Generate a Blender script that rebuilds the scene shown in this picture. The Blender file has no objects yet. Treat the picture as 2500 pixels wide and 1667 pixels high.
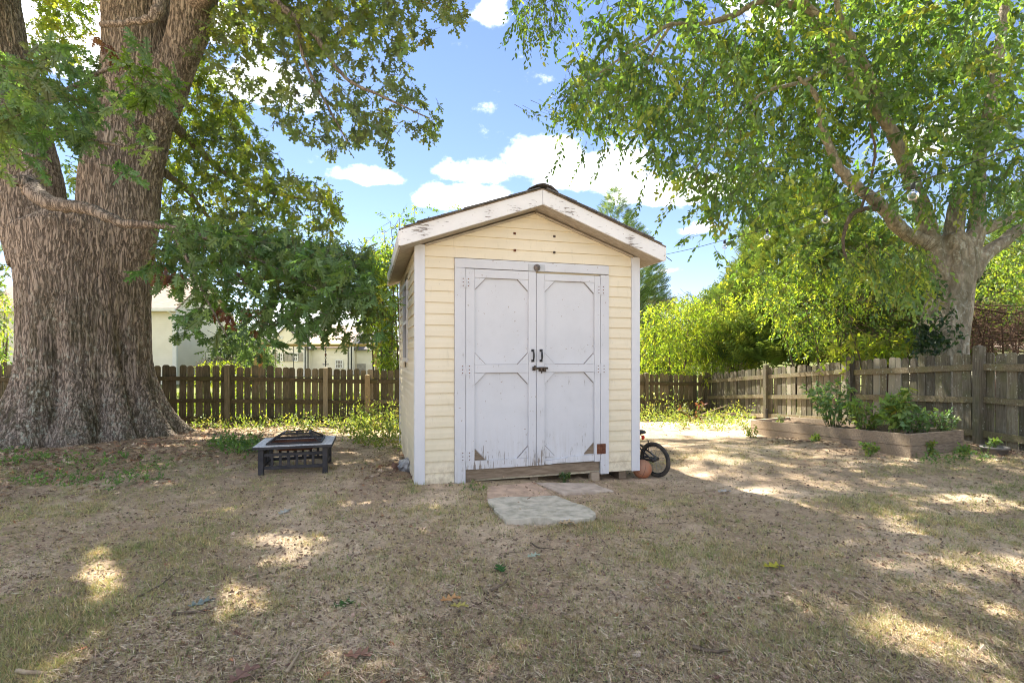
import bpy, math, random
import numpy as np
from mathutils import Vector, Matrix
random.seed(7)
rng = np.random.default_rng(11)
R = math.radians
S = bpy.context.scene
COL = S.collection

# ------------------------------------------------------------------ camera
FPX, HOR, CZ = 1240.0, 866.0, 1.29
cam = bpy.data.cameras.new('camera'); co = bpy.data.objects.new('camera', cam); COL.objects.link(co)
co.location = (0, 0, CZ); co.rotation_euler = (R(90), 0, 0)
cam.sensor_width = 36; cam.lens = 36*FPX/2500; cam.shift_y = (HOR-833.5)/2500
cam.clip_start = .05; cam.clip_end = 3000
S.camera = co
# ------------------------------------------------------------------ light
SUN_AZ, SUN_EL = R(-30), R(52)
SUNV = np.array([math.sin(SUN_AZ)*math.cos(SUN_EL), math.cos(SUN_AZ)*math.cos(SUN_EL), math.sin(SUN_EL)])
sun = bpy.data.lights.new('sun', 'SUN'); sun.energy = 2.8; sun.angle = R(.55); sun.color = (1, .93, .80)
so = bpy.data.objects.new('sun', sun); COL.objects.link(so)
so.rotation_euler = Vector(-SUNV).to_track_quat('-Z', 'Y').to_euler()
S.view_settings.view_transform = 'Standard'; S.view_settings.look = 'None'
S.view_settings.gamma = 1; S.view_settings.use_curve_mapping = False
S.view_settings.exposure = 2.9
S.cycles.filter_width = 1.05; S.cycles.max_bounces = 8; S.cycles.diffuse_bounces = 4; S.cycles.transmission_bounces = 5
S.cycles.transparent_max_bounces = 6; S.cycles.caustics_reflective = False; S.cycles.caustics_refractive = False

class NT:
    def __init__(s, tree): s.t = tree; s.n = tree.nodes; s.l = tree.links
    def add(s, typ, ins=None, **kw):
        n = s.n.new(typ)
        for k, v in kw.items(): setattr(n, k, v)
        for k, v in (ins or {}).items():
            if isinstance(v, bpy.types.NodeSocket): s.l.new(v, n.inputs[k])
            else: n.inputs[k].default_value = v
        return n
    def math(s, op, a, b=0.0, clamp=False):
        return s.add('ShaderNodeMath', {0: a, 1: b}, operation=op, use_clamp=clamp).outputs[0]
    def vmath(s, op, a, b=(0, 0, 0)):
        n = s.add('ShaderNodeVectorMath', {0: a, 1: b}, operation=op)
        return n.outputs['Value'] if op in ('LENGTH', 'DOT_PRODUCT') else n.outputs[0]
    def mix(s, f, a, b, blend='MIX'):
        n = s.add('ShaderNodeMix', data_type='RGBA', blend_type=blend)
        for i, v in ((0, f), (6, a), (7, b)):
            if isinstance(v, bpy.types.NodeSocket): s.l.new(v, n.inputs[i])
            else: n.inputs[i].default_value = (*v, 1) if i and len(v) == 3 else v
        return n.outputs[2]
    def noise(s, vec, scale, detail=4, rough=.55):
        return s.add('ShaderNodeTexNoise', {'Vector': vec, 'Scale': scale, 'Detail': detail, 'Roughness': rough}).outputs[0]
    def step(s, x, a, b):
        return s.add('ShaderNodeMapRange', {0: x, 1: a, 2: b}, interpolation_type='SMOOTHSTEP').outputs[0]
    def scale(s, vec, sc): return s.vmath('MULTIPLY', vec, sc)

world = bpy.data.worlds.new('World'); S.world = world; world.use_nodes = True
w = NT(world.node_tree); w.n.clear()
sky = w.add('ShaderNodeTexSky', sky_type='NISHITA', sun_disc=False, sun_elevation=SUN_EL, sun_rotation=SUN_AZ,
            air_density=1.0, dust_density=0.0, ozone_density=2.0)
dirv = w.add('ShaderNodeTexCoord').outputs['Generated']
dn = w.vmath('NORMALIZE', dirv)
fb = w.noise(w.scale(dn, (1, 1, 1.5)), 11.0, 9, .62)
fb2 = w.noise(dn, 2.2, 2, .5)
tot = None
for (u, v, wd, ht, am) in [(1165, 418, 88, 38, 1), (1125, 490, 110, 32, 1), (1340, 395, 120, 60, 1), (1470, 430, 150, 72, 1.05),
                           (1620, 470, 170, 55, 1), (905, 436, 85, 26, .95), (1195, 35, 60, 45, .75), (1085, 467, 40, 14, .8),
                           (620, 210, 140, 70, .9), (240, 110, 200, 150, 1.0), (760, 800, 200, 70, .9), (2290, 350, 120, 60, .8),
                           (1710, 560, 60, 22, .7), (1640, 660, 50, 14, .6), (1900, 40, 200, 90, .7), (560, 80, 100, 90, .6)]:
    c = Vector(((u-1250)/FPX, 1, (HOR-v)/FPX)); L = c.length; c /= L
    rt = Vector((c.y, -c.x, 0)).normalized(); up = rt.cross(c)
    a = w.math('MULTIPLY', w.vmath('DOT_PRODUCT', dn, tuple(rt)), FPX*L/wd)
    b = w.math('MULTIPLY', w.vmath('DOT_PRODUCT', w.vmath('SUBTRACT', dn, tuple(c)), tuple(up)), FPX*L/ht)
    b = w.math('MULTIPLY', b, w.math('ADD', w.math('MULTIPLY', w.math('LESS_THAN', b, 0.0), .7), 1.0))   # flatter bases
    front = w.math('GREATER_THAN', w.vmath('DOT_PRODUCT', dn, tuple(c)), .2)
    g = w.math('SUBTRACT', 1.0, w.math('SQRT', w.math('ADD', w.math('MULTIPLY', a, a), w.math('MULTIPLY', b, b))))
    g = w.math('MULTIPLY', w.math('MULTIPLY', w.math('MAXIMUM', w.math('ADD', g, .45), 0.0), am), front)
    tot = g if tot is None else w.math('MAXIMUM', tot, g)
gen = w.math('MULTIPLY', w.step(fb2, .45, .62), .85)                     # unseen clouds over the rest of the sky, thickened and brightened for fill light
outside = w.math('SUBTRACT', 1.0, w.step(w.vmath('DOT_PRODUCT', dn, (0, .94, .34)), .55, .75))
tot = w.math('MAXIMUM', tot, w.math('MULTIPLY', gen, outside))
cm = w.step(w.math('ADD', tot, w.math('MULTIPLY', w.math('SUBTRACT', fb, .5), 2.8)), .32, .92)
shade = w.step(w.noise(w.scale(dn, (1, 1, 1.5)), 16, 4), .3, .7)
ccol = w.mix(shade, (7.2, 7.3, 7.5), (9.0, 8.95, 8.9))
skyt = w.mix(1.0, sky.outputs[0], (.575, .54, .595), 'MULTIPLY')
skyc = w.mix(w.math('MULTIPLY', cm, .93), skyt, ccol)
bg = w.add('ShaderNodeBackground', {'Color': skyc, 'Strength': .05})
w.l.new(bg.outputs[0], w.add('ShaderNodeOutputWorld').inputs[0])

# ------------------------------------------------------------------ helpers
def P(u, v, d): return Vector(((u-1250)/FPX*d, d, CZ-(v-HOR)/FPX*d))
def hash3(ix, iy, iz, seed):
    h = (ix*374761393 + iy*668265263 + iz*2147483647 + seed*144665) & 0x7fffffff
    h = ((h ^ (h >> 13))*1274126177) & 0x7fffffff
    h = ((h ^ (h >> 16))*668265263) & 0x7fffffff
    return ((h ^ (h >> 15)) & 0xffff)/65535.0
def vn(p, seed=0):
    p = np.asarray(p, float)
    if p.shape[1] == 2: p = np.c_[p, np.zeros(len(p))]
    i = np.floor(p).astype(np.int64); f = p-i; f = f*f*(3-2*f)
    o = np.zeros(len(p))
    for a in (0, 1):
        for b in (0, 1):
            for c in (0, 1):
                wt = (f[:, 0] if a else 1-f[:, 0])*(f[:, 1] if b else 1-f[:, 1])*(f[:, 2] if c else 1-f[:, 2])
                o += wt*hash3(i[:, 0]+a, i[:, 1]+b, i[:, 2]+c, seed)
    return o
def fbm(p, octv=4, seed=0):
    p = np.asarray(p, float); o = 0; a = .5; t = 0
    for k in range(octv): o = o+a*vn(p*2**k, seed+k*17); t += a; a *= .5
    return o/t
GP = np.array([(-.95, 5.03, 0), (.3, 5.3, -.045), (1.1, 5.5, -.07), (1.52, 5.75, -.145), (-1.63, 7.38, -.03), (.9, 8.2, -.12), (-2.5, 5.4, 0), (0, 0, 0), (-4, 2, 0), (4, 2, 0),
    (0, 3, 0), (-2, 3.5, 0), (2, 3.5, -.02), (3, 4, 0), (3, 6.5, -.03), (4.7, 6, .05), (5.5, 6.25, .12), (6.25, 6.74, .1), (6.15, 9.1, -.04), (5.81, 11.5, -.23),
    (5.35, 13.9, -.42), (4.37, 9.3, -.15), (2.5, 9, -.14), (3.5, 13.4, -.4), (-2.75, 11.5, -.25), (-5.9, 10.5, -.14), (-7.1, 8.4, -.05), (-5, 7, 0), (-9, 6, .05),
    (8, 6.5, .15), (10, 10, .05), (-9.4, 9.5, -.1), (0, 20, -.6), (-10, 20, -.55), (10, 20, -.6), (0, 40, -.9), (30, 40, -.8), (-30, 40, -.9), (-20, 5, 0), (20, 5, .2), (0, -10, 0)])
def gz(x, y):
    x = np.atleast_1d(np.asarray(x, float)); y = np.atleast_1d(np.asarray(y, float))
    num = np.zeros(x.shape); den = np.zeros(x.shape)
    for gx, gy, g in GP:
        wt = 1/((x-gx)**2+(y-gy)**2+.35)**1.7
        num += wt*g; den += wt
    return num/den
def g1(x, y): return float(gz(x, y)[0])
def G(u, v, lift=0.0):
    d = (CZ)*FPX/(v-HOR)
    for _ in range(8):
        x = (u-1250)/FPX*d; d = .5*d+.5*(CZ-g1(x, d)-lift)*FPX/(v-HOR)
    return Vector(((u-1250)/FPX*d, d, g1((u-1250)/FPX*d, d)+lift))
def tag(o, label=None, cat=None, group=None, kind=None):
    for k, v in (('label', label), ('category', cat), ('group', group), ('kind', kind)):
        if v: o[k] = v
    return o
def empty(name, loc, label, cat, rz=0, group=None):
    o = bpy.data.objects.new(name, None); COL.objects.link(o); o.location = loc; o.rotation_euler = (0, 0, rz)
    o.empty_display_size = .2
    return tag(o, label, cat, group)
def link(name, me, parent=None, loc=None, rot=None, kind=None):
    o = bpy.data.objects.new(name, me); COL.objects.link(o)
    if parent: o.parent = parent
    if loc is not None: o.location = loc
    if rot is not None: o.rotation_euler = rot
    if kind: o['kind'] = kind
    return o
def mesh_np(name, V, T, mat, parent=None, col=None, smooth=False, world=False, kind=None):
    """numpy verts (n,3), faces (m,3|4)"""
    V = np.asarray(V, np.float32).copy(); T = np.asarray(T, np.int32)
    if world and parent is not None: V -= np.array(parent.location, np.float32)
    me = bpy.data.meshes.new(name); k = T.shape[1]
    me.vertices.add(len(V)); me.vertices.foreach_set('co', V.ravel())
    me.loops.add(T.size); me.loops.foreach_set('vertex_index', T.ravel())
    me.polygons.add(len(T)); me.polygons.foreach_set('loop_start', np.arange(0, T.size, k, dtype=np.int32))
    me.polygons.foreach_set('loop_total', np.full(len(T), k, np.int32))
    if smooth: me.polygons.foreach_set('use_smooth', np.ones(len(T), bool))
    me.update(calc_edges=True)
    if col is not None:
        a = me.color_attributes.new('Col', 'FLOAT_COLOR', 'POINT')
        c = np.ones((len(V), 4), np.float32); c[:, :3] = col; a.data.foreach_set('color', c.ravel())
    if mat: me.materials.append(mat)
    return link(name, me, parent, kind=kind)
class MB:
    def __init__(s): s.v = []; s.f = []
    def add(s, vs, fs):
        b = len(s.v); s.v += [tuple(p) for p in vs]; s.f += [tuple(b+i for i in f) for f in fs]; return s
    def box(s, a, b, M=None):
        x0, y0, z0 = a; x1, y1, z1 = b
        vs = [Vector(p) for p in ((x0, y0, z0), (x1, y0, z0), (x1, y1, z0), (x0, y1, z0), (x0, y0, z1), (x1, y0, z1), (x1, y1, z1), (x0, y1, z1))]
        if M: vs = [M @ p for p in vs]
        return s.add(vs, [(0, 3, 2, 1), (4, 5, 6, 7), (0, 1, 5, 4), (1, 2, 6, 5), (2, 3, 7, 6), (3, 0, 4, 7)])
    def prism(s, pts, fn, t0, t1):
        """polygon pts (a,b) -> fn(a,b,t), extruded t0..t1"""
        n = len(pts)
        vs = [fn(a, b, t0) for a, b in pts]+[fn(a, b, t1) for a, b in pts]
        return s.add(vs, [tuple(range(n)), tuple(range(2*n-1, n-1, -1))]+[(i, i+n, (i+1) % n+n, (i+1) % n) for i in range(n)])
    def tube(s, pts, rad, seg=8, cap=True):
        pts = [Vector(p) for p in pts]; n = len(pts)
        if not hasattr(rad, '__len__'): rad = [rad]*n
        ref = None; rings = []; b = len(s.v)
        for i, p in enumerate(pts):
            t = (pts[min(i+1, n-1)]-pts[max(i-1, 0)]).normalized()
            if ref is None: ref = t.orthogonal().normalized()
            ref = (ref-t*ref.dot(t)).normalized(); bi = t.cross(ref)
            for k in range(seg):
                a = 2*math.pi*k/seg; s.v.append(tuple(p+(ref*math.cos(a)+bi*math.sin(a))*rad[i]))
        for i in range(n-1):
            for k in range(seg):
                s.f.append((b+i*seg+k, b+i*seg+(k+1) % seg, b+(i+1)*seg+(k+1) % seg, b+(i+1)*seg+k))
        if cap:
            s.f.append(tuple(b+k for k in range(seg-1, -1, -1))); s.f.append(tuple(b+(n-1)*seg+k for k in range(seg)))
        return s
    def lathe(s, prof, seg=20, M=None):
        b = len(s.v); n = len(prof)
        for r, z in prof:
            for k in range(seg):
                a = 2*math.pi*k/seg; p = Vector((r*math.cos(a), r*math.sin(a), z)); s.v.append(tuple(M @ p if M else p))
        for i in range(n-1):
            for k in range(seg):
                s.f.append((b+i*seg+k, b+i*seg+(k+1) % seg, b+(i+1)*seg+(k+1) % seg, b+(i+1)*seg+k))
        return s
    def torus(s, c, axis, R0, r, seg=40, ms=10):
        axis = Vector(axis).normalized(); a = axis.orthogonal().normalized(); b2 = axis.cross(a); b = len(s.v); c = Vector(c)
        for i in range(seg):
            t = 2*math.pi*i/seg; d = a*math.cos(t)+b2*math.sin(t)
            for k in range(ms):
                q = 2*math.pi*k/ms; s.v.append(tuple(c+d*(R0+r*math.cos(q))+axis*r*math.sin(q)))
        for i in range(seg):
            for k in range(ms):
                s.f.append((b+i*ms+k, b+i*ms+(k+1) % ms, b+((i+1) % seg)*ms+(k+1) % ms, b+((i+1) % seg)*ms+k))
        return s
    def mesh(s, name, mat, smooth=False):
        me = bpy.data.meshes.new(name); me.from_pydata(s.v, [], s.f); me.update()
        if mat: me.materials.append(mat)
        if smooth: me.polygons.foreach_set('use_smooth', np.ones(len(me.polygons), bool))
        return me
    def obj(s, name, mat, parent=None, smooth=False, world=False, bevel=0, kind=None):
        if world and parent is not None:
            l = parent.location; s.v = [(p[0]-l.x, p[1]-l.y, p[2]-l.z) for p in s.v]
        o = link(name, s.mesh(name, mat, smooth), parent, kind=kind)
        if bevel:
            m = o.modifiers.new('bevel', 'BEVEL'); m.width = bevel; m.segments = 2; m.limit_method = 'ANGLE'
        return o
def spline(pts, rad=None, n=6):
    """Catmull-Rom through points (with radii)"""
    Q = [np.array([*p, (rad[i] if rad else 0)]) for i, p in enumerate(pts)]
    Q = [2*Q[0]-Q[1]]+Q+[2*Q[-1]-Q[-2]]; out = []
    for i in range(1, len(Q)-2):
        for k in range(n):
            t = k/n; a, b, c, d = Q[i-1:i+3]
            out.append(.5*(2*b+(c-a)*t+(2*a-5*b+4*c-d)*t*t+(3*b-a-3*c+d)*t**3))
    out.append(Q[-2]); out = np.array(out)
    return [Vector(p[:3]) for p in out], [max(float(p[3]), .001) for p in out]

# ------------------------------------------------------------------ materials
def newmat(name):
    m = bpy.data.materials.new(name); m.use_nodes = True; t = NT(m.node_tree); t.n.clear()
    return m, t, t.add('ShaderNodeOutputMaterial')
def finish(t, out, col, rough=.7, bump=None, bstr=.3, bdist=.01, spec=.3, metal=0):
    p = t.add('ShaderNodeBsdfPrincipled', {'Base Color': col if isinstance(col, bpy.types.NodeSocket) else (*col, 1), 'Roughness': rough, 'Metallic': metal, 'Specular IOR Level': spec})
    if bump is not None:
        t.l.new(t.add('ShaderNodeBump', {'Height': bump, 'Strength': bstr, 'Distance': bdist}).outputs[0], p.inputs['Normal'])
    t.l.new(p.outputs[0], out.inputs[0]); return p
def simple(name, c1, c2=None, scale=8, rough=.6, metal=0, spec=.3, bstr=.2, stretch=(1, 1, 1), rnd=0, lo=.35, hi=.65, detail=5):
    m, t, o = newmat(name); tc = t.add('ShaderNodeTexCoord').outputs['Object']
    c2 = c2 or tuple(x*.7 for x in c1)
    oi = t.add('ShaderNodeObjectInfo').outputs['Random']
    vec = t.vmath('ADD', t.scale(tc, stretch), t.add('ShaderNodeCombineXYZ', {0: t.math('MULTIPLY', oi, 37), 1: t.math('MULTIPLY', oi, 11), 2: 0.0}).outputs[0])
    nz = t.noise(vec, scale, detail)
    col = t.mix(t.step(nz, lo, hi), c1, c2)
    if rnd: col = t.mix(1.0, col, t.add('ShaderNodeCombineColor', {i: t.math('ADD', t.math('MULTIPLY', oi, rnd), 1-rnd/2) for i in range(3)}).outputs[0], 'MULTIPLY')
    finish(t, o, col, rough, nz, bstr, .01, spec, metal); return m
def leafmat(name, trans=.5, gloss=.03, tint=(1.35, 1.42, .5)):
    m, t, o = newmat(name); c = t.add('ShaderNodeVertexColor', layer_name='Col').outputs[0]
    tc = t.mix(1.0, c, tint, 'MULTIPLY')
    d = t.add('ShaderNodeBsdfDiffuse', {'Color': c}); tr = t.add('ShaderNodeBsdfTranslucent', {'Color': tc})
    g = t.add('ShaderNodeBsdfGlossy', {'Color': (.9, .95, 1, 1), 'Roughness': .5})
    a = t.add('ShaderNodeMixShader', {0: trans, 1: d.outputs[0], 2: tr.outputs[0]})
    b = t.add('ShaderNodeMixShader', {0: gloss, 1: a.outputs[0], 2: g.outputs[0]})
    t.l.new(b.outputs[0], o.inputs[0]); return m
def attrmat(name, rough=.85):
    m, t, o = newmat(name); finish(t, o, t.add('ShaderNodeVertexColor', layer_name='Col').outputs[0], rough, spec=.15); return m
M = {}
M['leaf'] = leafmat('leaf'); M['leaf_thin'] = leafmat('leaf_thin', .62, .02, (1.45, 1.5, .5)); M['needle'] = leafmat('needle', .3, .03, (1.3, 1.2, .6)); M['blade'] = leafmat('grass_blade', .3, .02, (1.2, 1.1, .6))
M['litter'] = attrmat('litter')
def wood_mat(name, dark, light, moss, lich=0.0, moss_amt=.5, rnd=.5, axis=(14, 14, 1.2), rough=.85, bstr=.5):
    m, t, o = newmat(name); tc = t.add('ShaderNodeTexCoord').outputs['Object']
    oi = t.add('ShaderNodeObjectInfo').outputs['Random']
    off = t.add('ShaderNodeCombineXYZ', {0: t.math('MULTIPLY', oi, 53), 1: t.math('MULTIPLY', oi, 17), 2: t.math('MULTIPLY', oi, 29)}).outputs[0]
    p = t.vmath('ADD', tc, off)
    grain = t.noise(t.scale(p, axis), 4.0, 6, .65)
    col = t.mix(t.step(grain, .3, .7), dark, light)
    big = t.noise(p, 3.5, 4, .6)
    col = t.mix(t.math('MULTIPLY', t.step(big, .42, .68), moss_amt), col, moss)
    st = t.noise(t.scale(p, (9, 9, .9)), 2.0, 5, .7)
    if lich:
        sp = t.math('MULTIPLY', t.step(t.noise(p, 38, 3, .7), .56, .64), t.step(st, .5, .62))
        col = t.mix(t.math('MULTIPLY', sp, lich), col, (.50, .52, .44))
    r2 = t.add('ShaderNodeTexWhiteNoise', {'W': t.math('MULTIPLY', oi, 91.7)}, noise_dimensions='1D').outputs[0]
    col = t.mix(1.0, col, t.add('ShaderNodeCombineColor', {0: t.math('ADD', t.math('MULTIPLY', r2, rnd), 1-rnd*.45), 1: t.math('ADD', t.math('MULTIPLY', r2, rnd*.95), 1-rnd*.45), 2: t.math('ADD', t.math('MULTIPLY', r2, rnd*.85), 1-rnd*.42)}).outputs[0], 'MULTIPLY')
    col = t.mix(t.math('MULTIPLY', t.math('GREATER_THAN', r2, .93), .6), col, tuple(min(1, x*1.5+.04) for x in light))
    finish(t, o, col, rough, grain, bstr, .008, .15); return m
M['fence_dark'] = wood_mat('fence_dark', (.09, .078, .05), (.20, .168, .112), (.10, .10, .045), .2, .55, .8)
M['fence_grey'] = wood_mat('fence_grey', (.10, .085, .06), (.195, .18, .14), (.12, .125, .06), .75, .6, .9)
M['rail_dark'] = wood_mat('rail_dark', (.06, .05, .03), (.13, .10, .06), (.08, .085, .03), .2, .6, .3, (1.2, 14, 14))
M['rail_grey'] = wood_mat('rail_grey', (.12, .10, .06), (.25, .21, .14), (.16, .16, .07), .7, .6, .3, (1.2, 14, 14))
M['bed'] = wood_mat('bed_board', (.20, .155, .115), (.37, .30, .225), (.27, .21, .14), .0, .5, .25, (1.2, 14, 14))
M['new_post'] = wood_mat('new_post', (.27, .20, .11), (.36, .28, .16), (.28, .22, .12), 0, .3, .1)
M['swing_wood'] = wood_mat('swing_wood', (.42, .29, .10), (.52, .38, .15), (.40, .31, .12), 0, .4, .2, (1.2, 9, 9))
M['swing_red'] = simple('swing_red', (.50, .22, .09), (.40, .17, .07), 6)
M['barewood'] = wood_mat('bare_wood', (.15, .11, .075), (.30, .235, .17), (.22, .17, .12), 0, .4, .1, (1.5, 12, 12))
M['soil'] = simple('bed_soil', (.20, .14, .09), (.09, .06, .04), 30, .95, bstr=.8)
M['steel'] = simple('black_steel', (.022, .022, .026), (.045, .042, .045), 14, .55, spec=.4)
M['steel_top'] = simple('worn_top', (.48, .48, .49), (.74, .74, .75), 45, .6, lo=.4, hi=.6)
M['black'] = simple('black_iron', (.015, .015, .016), (.03, .028, .028), 20, .45, spec=.5)
M['rust'] = simple('rust', (.10, .035, .02), (.20, .085, .045), 30, .85)
M['old_bolt'] = simple('old_bolt', (.03, .025, .022), (.11, .075, .05), 40, .6)
M['rubber'] = simple('tyre_rubber', (.035, .033, .032), (.10, .085, .07), 12, .85)
M['red'] = simple('red_paint', (.16, .012, .018), (.10, .010, .014), 12, .35, spec=.5)
M['redr'] = simple('red_reflector', (.45, .03, .015), (.38, .02, .01), 12, .25, spec=.6)
M['chrome'] = simple('spoke_metal', (.35, .35, .36), (.22, .22, .22), 12, .35, .8)
M['ball'] = simple('ball_rubber', (.46, .17, .08), (.36, .20, .13), 9, .75, bstr=.4, lo=.3, hi=.7)
M['shingle'] = simple('shingle', (.10, .097, .10), (.19, .185, .185), 60, .95, bstr=.8, rnd=.4)
M['soffit'] = simple('soffit_board', (.50, .44, .36), (.38, .32, .25), 6, .8, stretch=(1, 6, 6))
M['concrete'] = simple('mossy_concrete', (.60, .545, .45), (.33, .31, .24), 11, .95, bstr=1.0, lo=.3, hi=.75, detail=9)
M['pinkslab'] = simple('pink_slab', (.60, .43, .31), (.43, .31, .225), 9, .95, bstr=.8, detail=9)
M['greyslab'] = simple('grey_slab', (.58, .48, .39), (.43, .35, .28), 9, .95, bstr=.8, detail=9)
M['glass_dark'] = simple('window_glass', (.02, .025, .025), (.03, .035, .035), 2, .06, spec=.8, bstr=0)
M['house_cream'] = simple('house_siding', (.82, .765, .64), (.78, .725, .60), 2, .6, bstr=0)
M['house_pale'] = simple('house_pale', (.82, .76, .62), (.78, .72, .58), 2, .6, bstr=0)
M['trim'] = simple('house_trim', (.78, .77, .73), (.72, .71, .67), 3, .6, bstr=0)
M['roof_tan'] = simple('roof_tan', (.40, .31, .25), (.30, .23, .19), 3.5, .9, stretch=(1, 5, 5))
M['roof_grey'] = simple('roof_grey', (.16, .15, .15), (.11, .10, .10), 6, .9)
M['shutter'] = simple('shutter', (.42, .38, .32), None, 5)
M['canvas'] = simple('tan_canvas', (.62, .46, .24), (.55, .40, .20), 4, .8, bstr=0)
M['tan_shed'] = simple('tan_boards', (.42, .34, .22), (.33, .27, .17), 4, .8)
M['pot'] = simple('grey_pot', (.13, .125, .12), (.20, .185, .17), 9, .7)
M['twig'] = simple('twig_bark', (.16, .12, .085), (.09, .07, .05), 30, .9)
M['deadtwig'] = simple('dead_twig', (.12, .065, .04), (.07, .042, .028), 20, .9)
M['palebranch'] = simple('pale_branch', (.40, .32, .22), (.28, .21, .14), 20, .9)
M['cable'] = simple('cable', (.02, .025, .02), None, 8)
M['plastic'] = simple('clear_plate', (.55, .56, .58), (.48, .49, .50), 12, .35)
M['debris'] = simple('debris_brick', (.20, .11, .075), (.13, .08, .06), 14, .9)
M['debris_bag'] = simple('debris_bag', (.42, .42, .42), (.20, .20, .21), 14, .5)
M['pink'] = simple('pink_petal', (.55, .18, .25), (.45, .12, .18), 20)

def siding_mat():
    m, t, o = newmat('vinyl_siding'); tc = t.add('ShaderNodeTexCoord').outputs['Object']
    n1 = t.noise(t.scale(tc, (1, 1, 1)), 1.6, 4); n2 = t.noise(t.scale(tc, (6, 6, 1.5)), 3, 5, .7)
    col = t.mix(t.step(n1, .3, .7), (.79, .70, .53), (.74, .655, .485))
    col = t.mix(t.math('MULTIPLY', t.step(n2, .56, .8), .35), col, (.45, .40, .26))
    sp = t.math('MULTIPLY', t.step(t.noise(tc, 55, 2, .6), .70, .76), .5)
    col = t.mix(sp, col, (.30, .26, .18))
    sep = t.add('ShaderNodeSeparateXYZ', {0: tc}).outputs
    lowd = t.math('MULTIPLY', t.math('SUBTRACT', 1.0, t.step(sep[2], .02, 1.3)), t.step(t.noise(tc, 2.2, 4, .7), .30, .75))
    col = t.mix(t.math('MULTIPLY', lowd, .30), col, (.42, .43, .27))           # algae film low on the siding
    mud = t.math('MULTIPLY', t.math('SUBTRACT', 1.0, t.step(sep[2], .0, .34)), t.step(t.noise(tc, 13, 5, .75), .40, .66))
    col = t.mix(t.math('MULTIPLY', mud, .6), col, (.36, .28, .19))             # soil splashed up by rain
    run = t.math('MULTIPLY', t.step(t.noise(t.scale(tc, (16, 16, .7)), 2, 4, .7), .60, .78), .22)
    col = t.mix(run, col, (.40, .35, .24))
    finish(t, o, col, .5, n2, .08, .004, .35); return m
M['siding'] = siding_mat()
def paint_mat(name, along, wear=.5, base=(.64, .645, .67), lowdirt=True):
    """white paint over grey wood; wear = how much has flaked; along = stretch for the grain"""
    m, t, o = newmat(name); tc = t.add('ShaderNodeTexCoord').outputs['Object']
    g = t.noise(t.scale(tc, along), 7, 6, .7)
    g2 = t.noise(t.scale(tc, tuple(a*2.6 for a in along)), 9, 4, .7)
    big = t.noise(tc, 2.6, 4, .6)
    sep = t.add('ShaderNodeSeparateXYZ', {0: tc}).outputs
    col = t.mix(t.step(big, .35, .7), base, tuple(b*.93 for b in base))
    col = t.mix(t.math('MULTIPLY', t.step(g2, .45, .75), .22), col, (.58, .57, .58))
    thr = t.math('SUBTRACT', .80-.17*wear, t.math('MULTIPLY', t.step(big, .45, .7), .12))
    if lowdirt: thr = t.math('SUBTRACT', thr, t.math('MULTIPLY', t.math('SUBTRACT', 1.0, t.step(sep[2], .1, .75)), .10))
    f = t.math('SUBTRACT', g, thr)
    flake = t.step(f, -.015, .03)
    col = t.mix(flake, col, t.mix(g2, (.34, .30, .27), (.17, .14, .12)))
    nail = t.step(t.noise(tc, 42, 1, .4), .765, .785)
    col = t.mix(t.math('MULTIPLY', nail, .7), col, (.30, .22, .17))
    if lowdirt:
        dd = t.math('MULTIPLY', t.math('SUBTRACT', 1.0, t.step(sep[2], .1, .7)), t.step(t.noise(t.scale(tc, along), 3, 4, .7), .4, .7))
        col = t.mix(t.math('MULTIPLY', dd, .30), col, (.42, .38, .33))
    h = t.math('SUBTRACT', t.math('MULTIPLY', g2, .35), t.math('MULTIPLY', flake, .9))
    finish(t, o, col, .6, h, .45, .004, .3); return m
M['paint_v'] = paint_mat('door_paint', (9, 9, .8), .45)
M['paint_f'] = paint_mat('fascia_paint', (1.2, 8, 9), .95, (.80, .79, .78), False)
M['paint_e'] = paint_mat('eave_paint', (8, 1.2, 9), .9, (.80, .79, .78), False)
M['vinyl'] = simple('white_vinyl', (.66, .665, .69), (.59, .595, .62), 3, .45, stretch=(4, 4, .6), lo=.45, hi=.8, bstr=.05)

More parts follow.
